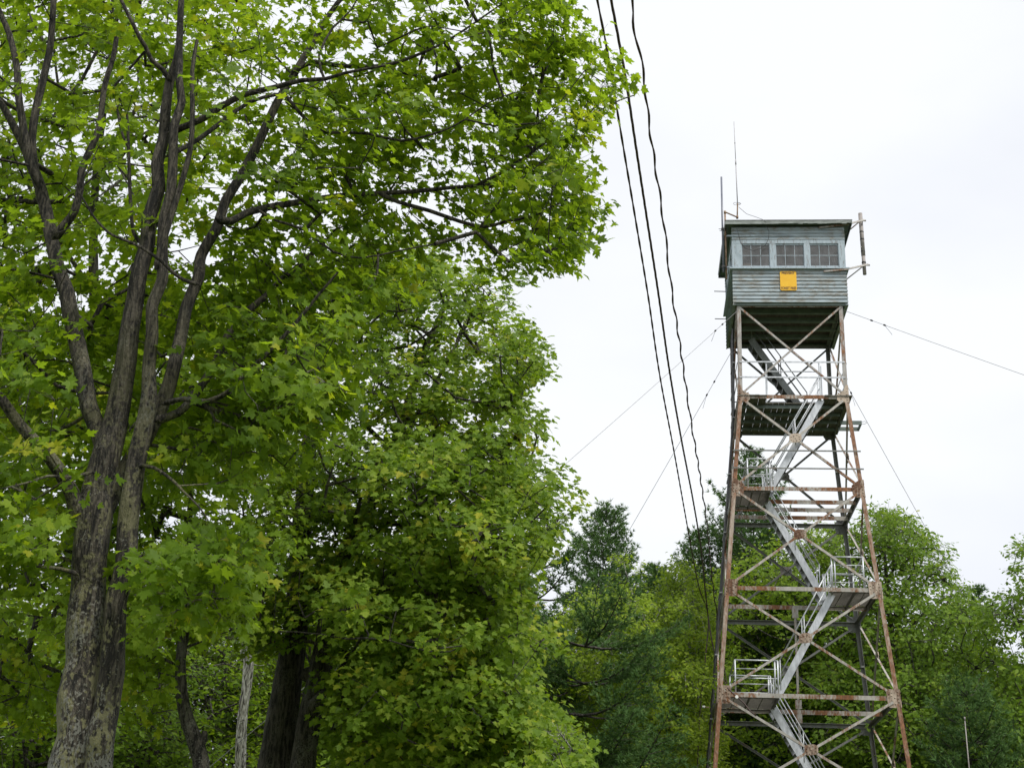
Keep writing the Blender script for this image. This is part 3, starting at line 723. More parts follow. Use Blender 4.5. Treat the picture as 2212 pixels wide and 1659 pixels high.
def leaves(name, pos, nrm, tip, size, val, T, mt, parent):
    tv, tf = T; n = len(pos); k = len(tv)
    nz_ = unit(nrm); y = unit(tip - nz_ * (tip * nz_).sum(1, keepdims=True)); x = np.cross(y, nz_)
    cup = RG.uniform(.3, 1.7, n)
    sx = RG.uniform(.85, 1.1, n)
    V = pos[:, None] + size[:, None, None] * (x[:, None] * (tv[None, :, 0:1] * sx[:, None, None]) + y[:, None] * tv[None, :, 1:2] + nz_[:, None] * (tv[None, :, 2:3] * cup[:, None, None]))
    F = tf[None] + (np.arange(n) * k)[:, None, None]
    return poly_mesh(name, V.reshape(-1, 3), F.reshape(-1, 3), mt, parent, np.repeat(np.clip(val, 0, 1), k))

class Wood:
    def __init__(s): s.v = []; s.f = []; s.n = 0
    def tube(s, P, r, sides, rough=0.0, lobes=0):
        P = np.asarray(P, float); k = len(P); r = np.broadcast_to(r, (k,)).astype(float)
        T = np.empty_like(P); T[1:-1] = P[2:] - P[:-2]; T[0] = P[1] - P[0]; T[-1] = P[-1] - P[-2]; T = unit(T)
        ref = np.array([.31, .95, .02]); ref = ref if abs(T[0] @ ref) < .9 else np.array([1., 0, 0])
        U = np.empty_like(P); u = unit(ref - T[0] * (ref @ T[0]))
        for i in range(k):
            u = u - T[i] * (u @ T[i]); u = u / max(np.linalg.norm(u), 1e-9); U[i] = u
        W = np.cross(T, U); a = np.arange(sides) * 2 * np.pi / sides
        rr = r[:, None] * np.ones(sides)
        if rough:
            ph = RG.uniform(0, 6.28, 4); L = np.arange(k)[:, None]
            rr = rr * (1 + rough * (np.sin(a * 2 + ph[0] + L * .13) * .5 + np.sin(a * 5 + ph[1] + L * .05) * .45 + np.sin(a * 9 + ph[2]) * .3 + RG.normal(0, .25, rr.shape)))
        V = P[:, None] + rr[..., None] * (U[:, None] * np.cos(a)[None, :, None] + W[:, None] * np.sin(a)[None, :, None])
        i = np.arange(k - 1)[:, None] * sides; j = np.arange(sides)[None]; j2 = (j + 1) % sides
        F = np.stack([i + j, i + j2, i + sides + j2, i + sides + j], -1).reshape(-1, 4) + s.n
        s.v.append(V.reshape(-1, 3)); s.f.append(F); s.n += k * sides
    def build(s, name, mt, parent): return poly_mesh(name, np.vstack(s.v), np.vstack(s.f), mt, parent, None, True)
def smooth_path(P, r, step):
    P = np.asarray(P, float); r = np.asarray(r, float); out_, ro = [], []
    n = len(P)
    for k in range(n - 1):
        p0, p1, p2, p3 = P[max(k - 1, 0)], P[k], P[k + 1], P[min(k + 2, n - 1)]
        m_ = max(2, int(np.linalg.norm(p2 - p1) / step))
        for j in range(m_):
            t = j / m_
            out_.append(.5 * (2 * p1 + (p2 - p0) * t + (2 * p0 - 5 * p1 + 4 * p2 - p3) * t * t + (3 * p1 - p0 - 3 * p2 + p3) * t ** 3)); ro.append(r[k] + (r[k + 1] - r[k]) * t)
    out_.append(P[-1]); ro.append(r[-1])
    return np.array(out_), np.array(ro)
def in_poly(x, y, poly):
    p = np.array(poly, float); inside = np.zeros(len(x), bool); j = len(p) - 1
    for i in range(len(p)):
        with np.errstate(divide='ignore', invalid='ignore'):
            c = ((p[i, 1] > y) != (p[j, 1] > y)) & (x < (p[j, 0] - p[i, 0]) * (y - p[i, 1]) / (p[j, 1] - p[i, 1]) + p[i, 0])
        inside ^= c; j = i
    return inside
_r0, _u0, _f0 = np.array(right0), np.array(up0), np.array(fwd)
def at_np(px, py, Y):
    dx, dy = px - PCX, py - PCY; a = (dx * cr + dy * sr) / FP; b = (-dx * sr + dy * cr) / FP
    d = a[:, None] * _r0 - b[:, None] * _u0 + _f0; t = Y / d[:, 1]
    return d * t[:, None] + np.array([0, 0, CAM_H])
def crown_points(poly, holes, n, Y, thick, clump=5, cr_=0.55, keep=None):
    """points in clumps filling the crown whose outline is the polygon at distance Y, `thick` metres deep"""
    p = np.array(poly, float); lo, hi = p.min(0), p.max(0); res = []; tot = 0
    pxm = FP / (Y * 1.08)
    while tot < n:
        m_ = 1500
        x, y = RG.uniform(lo[0], hi[0], m_), RG.uniform(lo[1], hi[1], m_)
        Yc = RG.normal(Y, thick, m_)
        x2 = np.repeat(x, clump) + RG.normal(0, cr_ * pxm, m_ * clump); y2 = np.repeat(y, clump) + RG.normal(0, cr_ * pxm * .6, m_ * clump)
        Y2 = np.repeat(Yc, clump) + RG.normal(0, cr_, m_ * clump)
        ok = in_poly(x2, y2, poly)
        for hx, hy, hr in holes: ok &= (x2 - hx) ** 2 + (y2 - hy) ** 2 > hr * hr
        if keep is not None: ok &= keep(x2, y2, Y2)
        x2, y2, Y2 = x2[ok], y2[ok], Y2[ok]
        res.append(at_np(x2[:n - tot], y2[:n - tot], Y2[:n - tot])); tot += len(res[-1])
    return np.vstack(res)
def grow(nodes, att, step=.3, up=.25, maxd=1e9):
    """join every attractor to the nearest wood by a curved twig; returns positions, parents, is_end"""
    S = len(nodes); cap = S + len(att) * 14 + 10
    P = np.empty((cap, 3)); P[:S] = nodes; par = np.full(cap, -1); n = S; ends = []
    d0 = np.array([((nodes - a) ** 2).sum(1).min() for a in att])
    for i in np.argsort(d0):
        a = att[i]; D = P[:n] - a; dd = (D ** 2).sum(1) + np.maximum(D[:, 2], 0) * .6
        j = int(dd.argmin()); p = P[j]; v = a - p; L = np.linalg.norm(v)
        if L > maxd or L < .02: continue
        k = min(13, max(1, int(L / step)))
        c = p + v * .5 + np.array([0, 0, -up * L * .5]) + RG.normal(0, .07 * L, 3)
        prev = j
        for q in range(1, k + 1):
            t = q / k; P[n] = (1 - t) ** 2 * p + 2 * t * (1 - t) * c + t * t * a; par[n] = prev; prev = n; n += 1
            if n >= cap - 2: break
        ends.append(prev)
        if n >= cap - 20: break
    return P[:n], par[:n], np.array(ends), S
def make_tree(name, label, cat, limbs, att, leaf, size, n_twig, n_leaf, tw_len, T, ml, mb_, group=None, base=None, up=.2, flat=.45, rise=0., sides=12, rough=.05, step=.12, twigr=.0035, center=None, face=None, yellow=0.0, dead=None):
    """limbs: list of (points, radii). att: attractors. One Empty with trunk and crown"""
    if base is None: base = np.array([limbs[0][0][0][0], limbs[0][0][0][1], 0.])
    o = empty(name, tuple(base), label=label, cat=cat, group=group)
    W = Wood(); nodes = []; nr = []
    for k, (P, r) in enumerate(limbs):
        Q, q = smooth_path(P, r, step if r[0] > .06 else .2)
        if k: Q = np.vstack([Q[:1] - (Q[1] - Q[0]) * .8, Q]); q = np.concatenate([[q[0] * .15], q])   # closed root inside its parent
        if k and r[0] > .015:
            sl = np.concatenate([[0], np.cumsum(np.linalg.norm(np.diff(Q, axis=0), axis=1))]); q = q * (1 + .45 * np.exp(-sl / (2.2 * r[0])))      # collar
        if r[0] > .01:
            m_ = len(Q); wob_ = np.stack([np.interp(np.arange(m_), np.linspace(0, m_ - 1, max(3, m_ // 6)), RG.normal(0, 1, max(3, m_ // 6))) for _ in range(3)], 1); Q = Q + wob_ * min(.022, .16 * r[0] + .006) * np.minimum(1, np.arange(m_) / 4)[:, None]
        W.tube(Q - base, q, sides if r[0] > .07 else 7, rough if r[0] > .05 else .04)
        nodes.append(Q); nr.append(q)
    nodes = np.vstack(nodes); nr = np.concatenate(nr)
    P, par, ends, S = grow(nodes, att, .3, up)
    n = len(P); load = np.zeros(n); load[ends] = 1
    for i in range(n - 1, S - 1, -1): load[par[i]] += load[i]
    rad = twigr * np.sqrt(np.maximum(load, 1)) * 1.25; rad[:S] = nr
    # twig strips: follow each chain from its joint
    child = {}
    started = set()
    for e in ends:
        chain = [e]; c = e
        while c >= S and c not in started:
            started.add(c); c = par[c]; chain.append(c)
        chain = chain[::-1]
        if len(chain) > 1:
            rr = np.minimum(rad[chain], .05); rr[0] = rr[1]
            W.tube(P[chain] - base, rr, 5 if rr[0] > .009 else 3)
    # sprays
    cen = P[ends]; E = len(ends)
    C0 = np.mean(cen, 0) if center is None else np.array(center)
    outv = cen - C0; outv[:, 2] *= .3; outv = unit(outv)
    bv = unit(P[ends] - P[par[ends]])
    tv = RG.normal(0, 1, (E, n_twig, 3)); tv[..., 2] *= flat; tv = unit(tv)
    tv = unit(tv + bv[:, None] * .6 + outv[:, None] * .35 + np.array([0, 0, rise]))
    tl_ = tw_len * RG.uniform(.5, 1.25, (E, n_twig))
    if twigr > .002 and n_twig * E < 16000:
        a = np.repeat(cen, n_twig, 0); b = a + (tv * tl_[..., None]).reshape(-1, 3); m3 = (a + b) / 2 - np.array([0, 0, .02]); rr = twigr * .7
        X = unit(np.cross(b - a, [0, .3, 1.])); Z = unit(np.cross(b - a, X)); vs = []
        for c, s_ in ((a, 1), (m3, .8), (b, .5)):
            for q in range(3): vs.append(c + (X * math.cos(q * 2.09) + Z * math.sin(q * 2.09)) * rr * s_)
        V = np.stack(vs, 1) - base; ff = np.array([(i * 3 + j, i * 3 + (j + 1) % 3, i * 3 + 3 + (j + 1) % 3, i * 3 + 3 + j) for i in range(2) for j in range(3)])
        W.v.append(V.reshape(-1, 3)); W.f.append((ff[None] + (np.arange(len(V)) * 9)[:, None, None]).reshape(-1, 4) + W.n); W.n += V.shape[0] * 9
    W.build('trunk', mb_, o)
    f = (np.arange(n_leaf) + .7) / n_leaf
    pos = cen[:, None, None] + tv[:, :, None] * (tl_[..., None, None] * f[None, None, :, None])
    side = np.cross(tv, [0, 0, 1.]); side = unit(side)
    sg_ = np.where(np.arange(n_leaf) % 2 == 0, 1., -1.) ; sg_[-1] = 0
    dirv = tv[:, :, None] * .7 + side[:, :, None] * (sg_[None, None, :, None] * .9) + RG.normal(0, .45, pos.shape) + np.array([0, 0, -.45])
    dirv = unit(dirv)
    pos = pos + dirv * (size * .55)
    fc = np.array([0, -.5, 0.]) if face is None else np.array(face)
    nn = np.array([0, 0, .75]) + outv[:, None, None] * .55 + fc + RG.normal(0, .55, pos.shape)
    clumpv = RG.normal(0, .11, E)
    hgt = (cen[:, 2] - cen[:, 2].min()) / max(1e-3, np.ptp(cen[:, 2]))
    val = .42 + clumpv[:, None, None] + RG.normal(0, .15, pos.shape[:3])
    if yellow: 
        lucky = RG.random(E) < yellow; val = val + lucky[:, None, None] * RG.uniform(.2, .5, E)[:, None, None]
    sz = size * (.5 + .75 * RG.random(pos.shape[:3]) ** .8)
    lf = (pos - base).reshape(-1, 3)
    leaves('crown', lf, nn.reshape(-1, 3), dirv.reshape(-1, 3), sz.ravel(), val.ravel(), T, ml, o)
    return o
def limb(pix, Y, wpx, dY=0.0):
    """pixels + widths in pixels at distance Y (dY: how much nearer or farther the tip ends)"""
    P = []; r = []
    n = len(pix)
    if not hasattr(wpx, '__len__'): wpx = (wpx, wpx * .4)
    for k, (x, y) in enumerate(pix):
        f = k / max(1, n - 1); yy = (Y[k] if hasattr(Y, '__len__') else Y + dY * f)
        p = at(x, y, yy); P.append(tuple(p)); w_ = np.interp(f, np.linspace(0, 1, len(wpx)), wpx); r.append(w_ / 2 * yy * 1.05 / FP)
    return P, r
def rooted(lb, x=None, y=None, flare=1.25):
    """carry the first limb down to the ground"""
    P, r = lb; p = P[0]; q = P[1]; s_ = (p[2]) / max(.2, abs(q[2] - p[2])); s_ = min(s_, 3)
    b = (p[0] - (q[0] - p[0]) * s_ * .35, p[1] - (q[1] - p[1]) * s_ * .35, -.1)
    return [b, tuple((np.array(b) + np.array(p)) / 2)] + list(P), [r[0] * flare * 1.25, r[0] * flare * .95] + list(r)

# --- the big maple in front
Y1 = 13.0
L = [rooted(limb([(156, 1700), (168, 1550), (182, 1400), (190, 1250), (200, 1120), (222, 1000), (248, 900), (268, 800), (286, 700), (303, 590), (322, 480), (340, 370), (357, 260), (372, 160), (385, 80), (398, -60), (405, -180)], Y1, (104, 92, 74, 70, 76, 64, 52, 46, 42, 38, 33, 29, 25, 21, 17, 13, 7)))]
L += [rooted(limb([(214, 1700), (226, 1560), (244, 1420), (260, 1280), (274, 1150), (284, 1080), (298, 985), (312, 900), (320, 800), (330, 690), (343, 590), (356, 480), (366, 400), (376, 300), (386, 220), (390, 140), (385, 60)], 12.85, (54, 52, 46, 45, 42, 38, 30, 27, 25, 23, 21, 18, 13)))]
L += [limb([(196, 1165), (225, 1100), (262, 1040), (300, 985), (335, 915), (358, 862), (372, 820), (390, 750), (408, 680), (430, 590), (440, 540), (478, 465), (520, 378), (568, 290), (600, 215), (640, 150), (664, 110), (700, 55), (745, -10), (790, -80)], Y1, (52, 46, 38, 33, 29, 26, 25, 22, 19, 17, 13, 8), .8)]
L += [limb([(178, 1130), (160, 1085), (128, 1020), (98, 975), (70, 945), (35, 905), (0, 855), (-60, 790), (-140, 700)], Y1, (34, 30, 26, 22, 14), -.8)]
L += [limb([(236, 985), (212, 920), (192, 850), (170, 760), (155, 690), (141, 630), (124, 560), (108, 500), (92, 430), (76, 370), (55, 320), (24, 262), (-5, 220), (-60, 140)], Y1 + .1, (36, 38, 37, 35, 31, 28, 22, 17, 12), .6)]
L += [limb([(120, 508), (142, 480), (160, 453), (170, 410), (174, 370), (190, 330), (207, 295), (217, 250), (222, 200), (232, 160), (243, 125), (250, 82)], Y1, (20, 18, 16, 14, 12), -.4)]
L += [limb([(80, 392), (73, 350), (70, 300), (78, 240), (90, 190), (100, 140), (108, 90), (112, 0), (118, -90)], Y1 + .3, (19, 20, 19, 17, 13))]
L += [limb([(76, 378), (62, 330), (52, 270), (42, 200), (38, 140), (20, 70), (0, 28), (-30, -40)], Y1 + .2, (18, 18, 15, 12))]
L += [limb([(345, 905), (385, 890), (411, 865), (440, 825), (464, 790), (480, 755), (511, 701), (545, 670), (575, 645), (614, 604), (664, 562), (705, 520)], Y1, (18, 20, 18, 14, 10), 1.0)]
L += [limb([(360, 870), (400, 862), (446, 869), (500, 844), (536, 804), (589, 754), (643, 694), (689, 637), (730, 590)], Y1, (12, 13, 12, 9, 5), -.6)]
L += [limb([(474, 474), (500, 478), (530, 462), (557, 455), (600, 446), (651, 437), (730, 424), (808, 418), (894, 412), (977, 402), (1036, 397), (1100, 385)], Y1 + .3, (18, 17, 17, 16, 13, 11, 9, 6), 1.2)]
L += [limb([(825, 420), (860, 436), (926, 455), (992, 479), (1044, 491), (1090, 480), (1142, 469), (1201, 444), (1240, 420), (1275, 380)], 13.9, (10, 10, 9, 7, 5, 3), .2)]
L += [limb([(1036, 397), (1080, 375), (1122, 347), (1153, 326), (1158, 280), (1163, 235), (1168, 190), (1180, 150), (1200, 110), (1220, 60), (1232, 10), (1240, -50)], 14.1, (8, 8, 6, 5, 3), .3)]
L += [limb([(1153, 326), (1190, 300), (1235, 275), (1290, 240), (1340, 215), (1372, 205)], 14.2, (5, 4, 3), .2)]
L += [limb([(640, 150), (680, 134), (730, 143), (788, 145), (839, 141), (900, 120), (960, 92), (1028, 47), (1080, 10)], 13.6, (12, 11, 9, 6, 4), .6)]
L += [limb([(380, 280), (430, 258), (480, 225), (530, 200), (590, 185), (651, 170), (700, 168), (745, 155), (830, 140)], 12.9, (16, 15, 13, 10, 6), -.8)]
L += [limb([(376, 330), (430, 300), (480, 265), (540, 222), (600, 205), (640, 200)], 13.1, (12, 11, 9, 6), 1.2)]
L += [limb([(612, 200), (650, 250), (690, 284), (740, 288), (796, 291), (867, 306), (926, 294), (965, 280), (1004, 259), (1055, 222), (1110, 200)], 13.5, (8, 8, 7, 6, 4, 3), -.3)]
L += [limb([(368, 175), (353, 150), (330, 128), (318, 100), (305, 80), (290, 50), (264, 0), (240, -60)], Y1, (13, 12, 11, 10, 8), -.5)]
L += [limb([(339, 571), (350, 530), (372, 460), (385, 420), (400, 370), (412, 320), (416, 250), (415, 154), (425, 90)], 12.8, (14, 15, 14, 13, 12, 8))]
L += [limb([(421, 612), (395, 602), (371, 585), (350, 565), (328, 550), (306, 535), (275, 520), (243, 507), (220, 488), (200, 464), (183, 435), (168, 412)], 12.5, (9, 8, 6, 4), -.3)]
L += [limb([(300, 520), (288, 500), (283, 450), (280, 400), (277, 357), (274, 300), (270, 250)], 13.3, (9, 8, 9, 8, 6))]
L += [limb([(278, 320), (268, 300), (260, 270), (253, 235)], 13.3, (7, 6))]
L += [limb([(160, 1238), (130, 1228), (89, 1221), (45, 1216), (0, 1209), (-60, 1190)], 12.8, (10, 8, 6, 4), -.5)]
L += [limb([(160, 1215), (110, 1190), (70, 1163), (30, 1150), (0, 1140), (-60, 1130)], 13.2, (6, 5, 3), .5)]
L += [limb([(190, 1022), (150, 1030), (107, 1028), (60, 1045), (0, 1060)], 12.8, (8, 6, 3), -.6)]
L += [limb([(275, 1215), (320, 1195), (392, 1187), (470, 1180), (571, 1176)], 12.9, (5, 4, 2), .4)]
L += [limb([(270, 1250), (300, 1262), (330, 1278), (357, 1280), (420, 1283), (482, 1284)], 12.8, (6, 4, 2), -.6)]
L += [limb([(300, 1005), (335, 1010), (375, 1035), (400, 1060), (430, 1090), (450, 1120)], 12.8, (10, 6, 3), -.8)]
L += [limb([(700, 168), (690, 120), (720, 60), (760, 20), (800, -60)], 12.6, (7, 6, 3), .3)]
L += [limb([(557, 455), (600, 480), (660, 500), (720, 545), (780, 560), (860, 545), (940, 530)], 13.1, (7, 6, 4, 3), -.2)]
BP = []
for P_, r_ in L[2:]:
    if r_[0] * 2 * FP / Y1 < 8.5: continue
    Q_, q_ = smooth_path(P_, r_, .15)
    for p in Q_:
        d_ = Vector(p) - Vector((0, 0, CAM_H)); a_ = d_.dot(right0); b_ = d_.dot(up0); c_ = d_.dot(fwd)
        X_, U_ = a_ / c_ * FP, -b_ / c_ * FP; BP.append((PCX + X_ * cr - U_ * sr, PCY + X_ * sr + U_ * cr))
BP = np.array(BP)
def trunk_clear(x, y, Y):
    """leave the trunks mostly in view, as in the photo"""
    tx = np.interp(y, [-100, 400, 900, 1150, 1700], [400, 335, 250, 205, 172])
    d = np.abs(x - tx - 12)
    front = Y < 13.4
    hide = (d < 75) & front & (RG.random(len(x)) < np.where(y < 520, .72, .62))
    lx = np.interp(y, [0, 350, 500, 700, 900], [100, 70, 115, 155, 200]); hide |= (np.abs(x - lx) < 40) & front & (RG.random(len(x)) < .62)
    rx = np.interp(y, [150, 380, 600, 850, 1000], [620, 520, 430, 372, 300]); hide |= (np.abs(x - rx) < 40) & front & (RG.random(len(x)) < .62)
    hide |= (y > 960) & (x > 140) & (x < 300) & front
    hide |= (x < 520) & (y < 560) & (RG.random(len(x)) < .42)
    dm = np.array([((BP[:, 0] - a_) ** 2 + (BP[:, 1] - b_) ** 2).min() for a_, b_ in zip(x, y)])
    hide |= (dm < 26 ** 2) & (Y < 14.2) & (RG.random(len(x)) < .62)
    return ~hide
H1 = [(178, 545, 48), (112, 655, 26), (60, 640, 18), (232, 560, 22), (405, 95, 26), (620, 255, 26), (712, 268, 22), (560, 262, 20), (1185, 232, 26), (1115, 432, 24), (1078, 522, 26), (45, 470, 20), (160, 300, 26), (290, 170, 22), (1000, 90, 22), (1150, 60, 20), (470, 300, 20), (655, 340, 18), (930, 345, 14), (880, 250, 12), (1215, 420, 12), (400, 610, 16)]
A = [crown_points([(-260, -250), (1160, -250), (1150, 0), (1180, 30), (1200, 80), (1290, 120), (1320, 180), (1270, 230), (1270, 290), (1210, 330), (1255, 400), (1255, 490), (1225, 545), (1215, 585), (1170, 590), (1085, 575), (1010, 515), (940, 580), (830, 600), (740, 650), (720, 860), (660, 900), (560, 880), (430, 900), (300, 900), (200, 930), (100, 960), (-260, 960)], H1, 1030, 13.9, 1.1, 8, .38, trunk_clear)]
A += [crown_points([(560, 560), (800, 560), (850, 600), (740, 700), (740, 880), (640, 1000), (420, 1060), (330, 1060), (300, 940), (450, 880)], [], 150, 13.6, .6, 5, .4)]
A += [crown_points([(280, 1155), (420, 1160), (585, 1150), (590, 1190), (500, 1210), (510, 1260), (525, 1320), (440, 1345), (330, 1310), (280, 1280)], [], 60, 12.8, .6, 4, .3)]
A += [crown_points([(-200, 960), (150, 960), (150, 1090), (60, 1230), (-200, 1280)], [], 90, 12.9, .8, 4, .4)]
A += [crown_points([(1120, -20), (1215, -20), (1215, 90), (1325, 160), (1330, 215), (1260, 250), (1270, 310), (1200, 340), (1260, 430), (1260, 500), (1210, 590), (1160, 590), (1080, 560), (1130, 440), (1100, 300)], H1, 95, 13.9, .5, 4, .22)]
big = make_tree('maple_tree', 'large sugar maple with several lichen covered stems filling the left half, broad leaves overhead', 'tree', L, np.vstack(A),
                None, .102, 5, 5, .36, T_MAPLE, ML_maple, M_bark, up=.15, flat=.32, sides=34, rough=.04, step=.05, center=(-3.2, 13.2, 7.5), face=(0, -.22, .12), yellow=.08)

# --- second maple, twin dark stems
L = [rooted(limb([(588, 1720), (604, 1600), (622, 1480), (636, 1370), (645, 1260), (652, 1150), (662, 1040), (672, 930), (690, 800), (720, 690), (760, 600)], 27, (74, 64, 58, 50, 44, 36, 26, 16, 8), .5))]
L += [rooted(limb([(645, 1720), (662, 1610), (682, 1500), (697, 1410), (712, 1320), (740, 1220), (790, 1110), (840, 990), (880, 880), (920, 760), (960, 660)], 26.6, (54, 50, 46, 40, 34, 26, 18, 10), .6))]
L += [limb([(660, 1460), (690, 1440), (705, 1400), (718, 1340)], 26.8, (26, 24, 24, 18))]
L += [limb([(668, 1540), (700, 1505), (750, 1518), (800, 1535), (850, 1520), (900, 1510), (950, 1490), (1010, 1450), (1080, 1430)], 26.4, (24, 22, 18, 14, 8), -1.5)]
L += [limb([(715, 1330), (760, 1310), (800, 1290), (835, 1255), (870, 1220), (940, 1160), (1020, 1090), (1100, 1040), (1160, 1000)], 26.6, (26, 24, 18, 12, 6), -1.0)]
L += [limb([(745, 1210), (830, 1130), (920, 1050), (1000, 960), (1070, 880), (1130, 800)], 26.8, (14, 12, 8, 4), .8)]
L += [limb([(830, 1010), (900, 900), (960, 800), (1010, 700), (1060, 630)], 27, (10, 8, 5), -.5)]
L += [limb([(650, 1180), (600, 1120), (575, 1060), (560, 980)], 27, (12, 9, 4), .5)]
L += [limb([(1010, 1450), (1090, 1510), (1150, 1560), (1200, 1600)], 25, (8, 6, 3), -.5)]
L += [limb([(850, 1520), (940, 1560), (1040, 1600), (1130, 1640)], 25.4, (8, 6, 3), -.5)]
H2 = [(930, 690, 24), (880, 845, 26), (1040, 800, 26), (1005, 905, 24), (1080, 700, 18), (720, 1020, 12), (860, 740, 14), (780, 1160, 18), (690, 1180, 14), (860, 1190, 16), (950, 960, 14), (570, 1120, 20), (1130, 900, 12), (820, 900, 14), (640, 960, 14), (780, 850, 12), (1000, 740, 14), (1090, 960, 12), (720, 1400, 20)]
def clear2(x, y, Y):
    tx = np.interp(y, [900, 1100, 1400, 1700], [672, 655, 632, 592]); tx2 = np.interp(y, [1300, 1500, 1700], [712, 682, 648])
    h = ((np.abs(x - tx) < 34) | ((np.abs(x - tx2) < 30) & (y > 1320))) & (Y < 27.2) & (RG.random(len(x)) < .8)
    h |= (y > 1420) & (x < 720) & (Y < 27.5)
    return ~h
P2 = [(640, 640), (700, 560), (780, 535), (900, 530), (990, 600), (1040, 585), (1050, 650), (1085, 605), (1120, 620), (1105, 690), (1080, 735), (1140, 715), (1170, 765), (1170, 800), (1120, 845), (1130, 900), (1175, 930), (1130, 985), (1185, 1025), (1220, 1065), (1240, 1105), (1195, 1140), (1180, 1200), (1120, 1290), (1150, 1340), (1190, 1400), (1120, 1430), (1150, 1500), (1200, 1560), (1245, 1600), (1240, 1720), (700, 1720), (720, 1550), (640, 1480), (540, 1400), (520, 1300), (560, 1150), (600, 1000), (560, 880), (680, 740)]
A2 = [crown_points(P2, H2, 2900, 26.4, 2.3, 14, .5, clear2),
      crown_points([(760, 1000), (1000, 980), (1250, 1100), (1180, 1220), (1100, 1400), (1140, 1520), (1240, 1620), (1100, 1720), (860, 1720), (780, 1500), (860, 1350), (740, 1200)], [], 420, 24.3, .6, 9, .33)]
make_tree('maple_tree', 'twin stemmed dark maple standing between the big left maple and the pines', 'tree', L, np.vstack(A2), None, .118, 5, 5, .42, T_MAPLE_S, ML_maple2, M_bark2,
          up=.1, flat=.9, rise=.35, sides=14, rough=.06, step=.18, twigr=.005, center=(-1.5, 28, 7), face=(0, -.3, .2), yellow=.2)

# --- lighter maples behind the big one
L = [rooted(limb([(196, 1700), (205, 1400), (215, 1050), (212, 800), (200, 600), (205, 400), (230, 200), (260, 0)], 21, (40, 36, 30, 26, 20, 14, 8)))]
L += [limb([(215, 800), (260, 640), (330, 500), (420, 380), (500, 250)], 21, (14, 10, 5), .8), limb([(205, 640), (130, 520), (60, 400), (0, 250)], 21, (12, 9, 4), .8), limb([(203, 480), (150, 300), (120, 150), (110, 0)], 21, (10, 7, 4), -.6), limb([(250, 1050), (330, 900), (420, 780), (520, 700)], 21, (10, 8, 4), .6), limb([(235, 950), (120, 820), (0, 740)], 21, (10, 7, 4), .6)]
A3 = [crown_points([(-200, -200), (560, -200), (600, 60), (520, 250), (440, 420), (380, 470), (260, 480), (100, 520), (-200, 560)], [(290, 175, 28), (160, 300, 30), (410, 100, 30), (60, 200, 16), (240, 420, 24), (350, 300, 18)], 820, 20, 1.3, 6, .5),
      crown_points([(-200, 560), (80, 560), (120, 720), (330, 640), (560, 600), (620, 760), (600, 960), (-200, 960)], [(178, 545, 50), (112, 655, 30), (232, 560, 24), (330, 700, 18), (420, 800, 16), (250, 770, 14), (480, 700, 14)], 700, 21, 1.2, 6, .5)]
make_tree('maple_tree', 'pale green maple seen through the branches of the big left maple, sky showing through it', 'tree', L, np.vstack(A3), None, .125, 4, 4, .4, T_MAPLE_S, ML_light, M_bark2, up=.1, flat=.6, sides=10, step=.3, twigr=.0045, yellow=.15)

L = [rooted(limb([(432, 1700), (425, 1620), (404, 1560), (392, 1500), (390, 1430), (396, 1370), (402, 1280), (405, 1180), (415, 1050)], 24, (34, 34, 26, 22, 22, 18, 10)))]
L += [limb([(420, 1625), (438, 1600), (443, 1578)], 24, (18, 16, 10)), limb([(398, 1370), (330, 1290), (240, 1230), (120, 1180)], 24, (8, 6, 3), .8), limb([(402, 1280), (480, 1200), (560, 1130)], 24, (8, 6, 3), .8), limb([(392, 1440), (300, 1400), (180, 1350), (60, 1330)], 24, (7, 5, 3), -.6), limb([(396, 1400), (470, 1370), (560, 1340)], 24, (6, 4, 3), -.5)]
A4 = [crown_points([(-180, 930), (640, 900), (640, 1180), (540, 1250), (460, 1350), (380, 1420), (330, 1560), (-180, 1560)], [(30, 1310, 24), (150, 1300, 14), (60, 1010, 18), (530, 1370, 62), (525, 1470, 55)], 900, 24.5, 1.4, 7, .45)]
make_tree('maple_tree', 'slender crooked maple with bright green sprays between the big maple and the dead snag', 'tree', L, np.vstack(A4), None, .13, 5, 4, .42, T_MAPLE_S, ML_light, M_bark2, up=.1, flat=.4, sides=10, step=.2, twigr=.0045, yellow=.12)

# --- dead snag
def z3b(x, y): return (x * .357, 1066 + y * .357)
sn = [z3b(*q) for q in ((1442, 1760), (1452, 1600), (1458, 1480), (1462, 1380), (1470, 1300), (1482, 1220), (1496, 1120), (1500, 1060), (1500, 1010), (1482, 965), (1468, 920), (1478, 880), (1500, 835), (1535, 780))]
P_, r_ = rooted(limb(sn, 32.3, (22, 21, 20, 18, 18, 21, 20, 16, 18, 14, 5)))
o = empty('dead_snag', (P_[0][0], P_[0][1], 0), label='bare bleached dead trunk with a broken top, wire crossing in front', cat='dead tree')
W = Wood(); bs = np.array([P_[0][0], P_[0][1], 0]); q_, rq = smooth_path(P_, r_, .12); W.tube(q_ - bs, rq, 12, .12)
for (a, b, c) in (((1500, 1000), (1440, 1010), (1405, 1045)), ((1500, 975), (1580, 960), (1650, 985)), ((1500, 1010), (1560, 1040), (1640, 1030)), ((1540, 775), (1530, 745), (1560, 725))):
    p3, r3 = limb([z3b(*a), z3b(*b), z3b(*c)], 32.3, (3, 2, 1)); q3, rq3 = smooth_path(p3, r3, .1); W.tube(q3 - bs, rq3, 5, .1)
for (x, y) in ((1455, 1375), (1440, 1475), (1475, 1580), (1450, 1390)):
    p3, r3 = limb([z3b(x, y), z3b(x + 22, y - 8)], 32.1, (5, 3)); W.tube(np.array(p3) - bs, r3, 6)
W.build('trunk', M_snag, o)

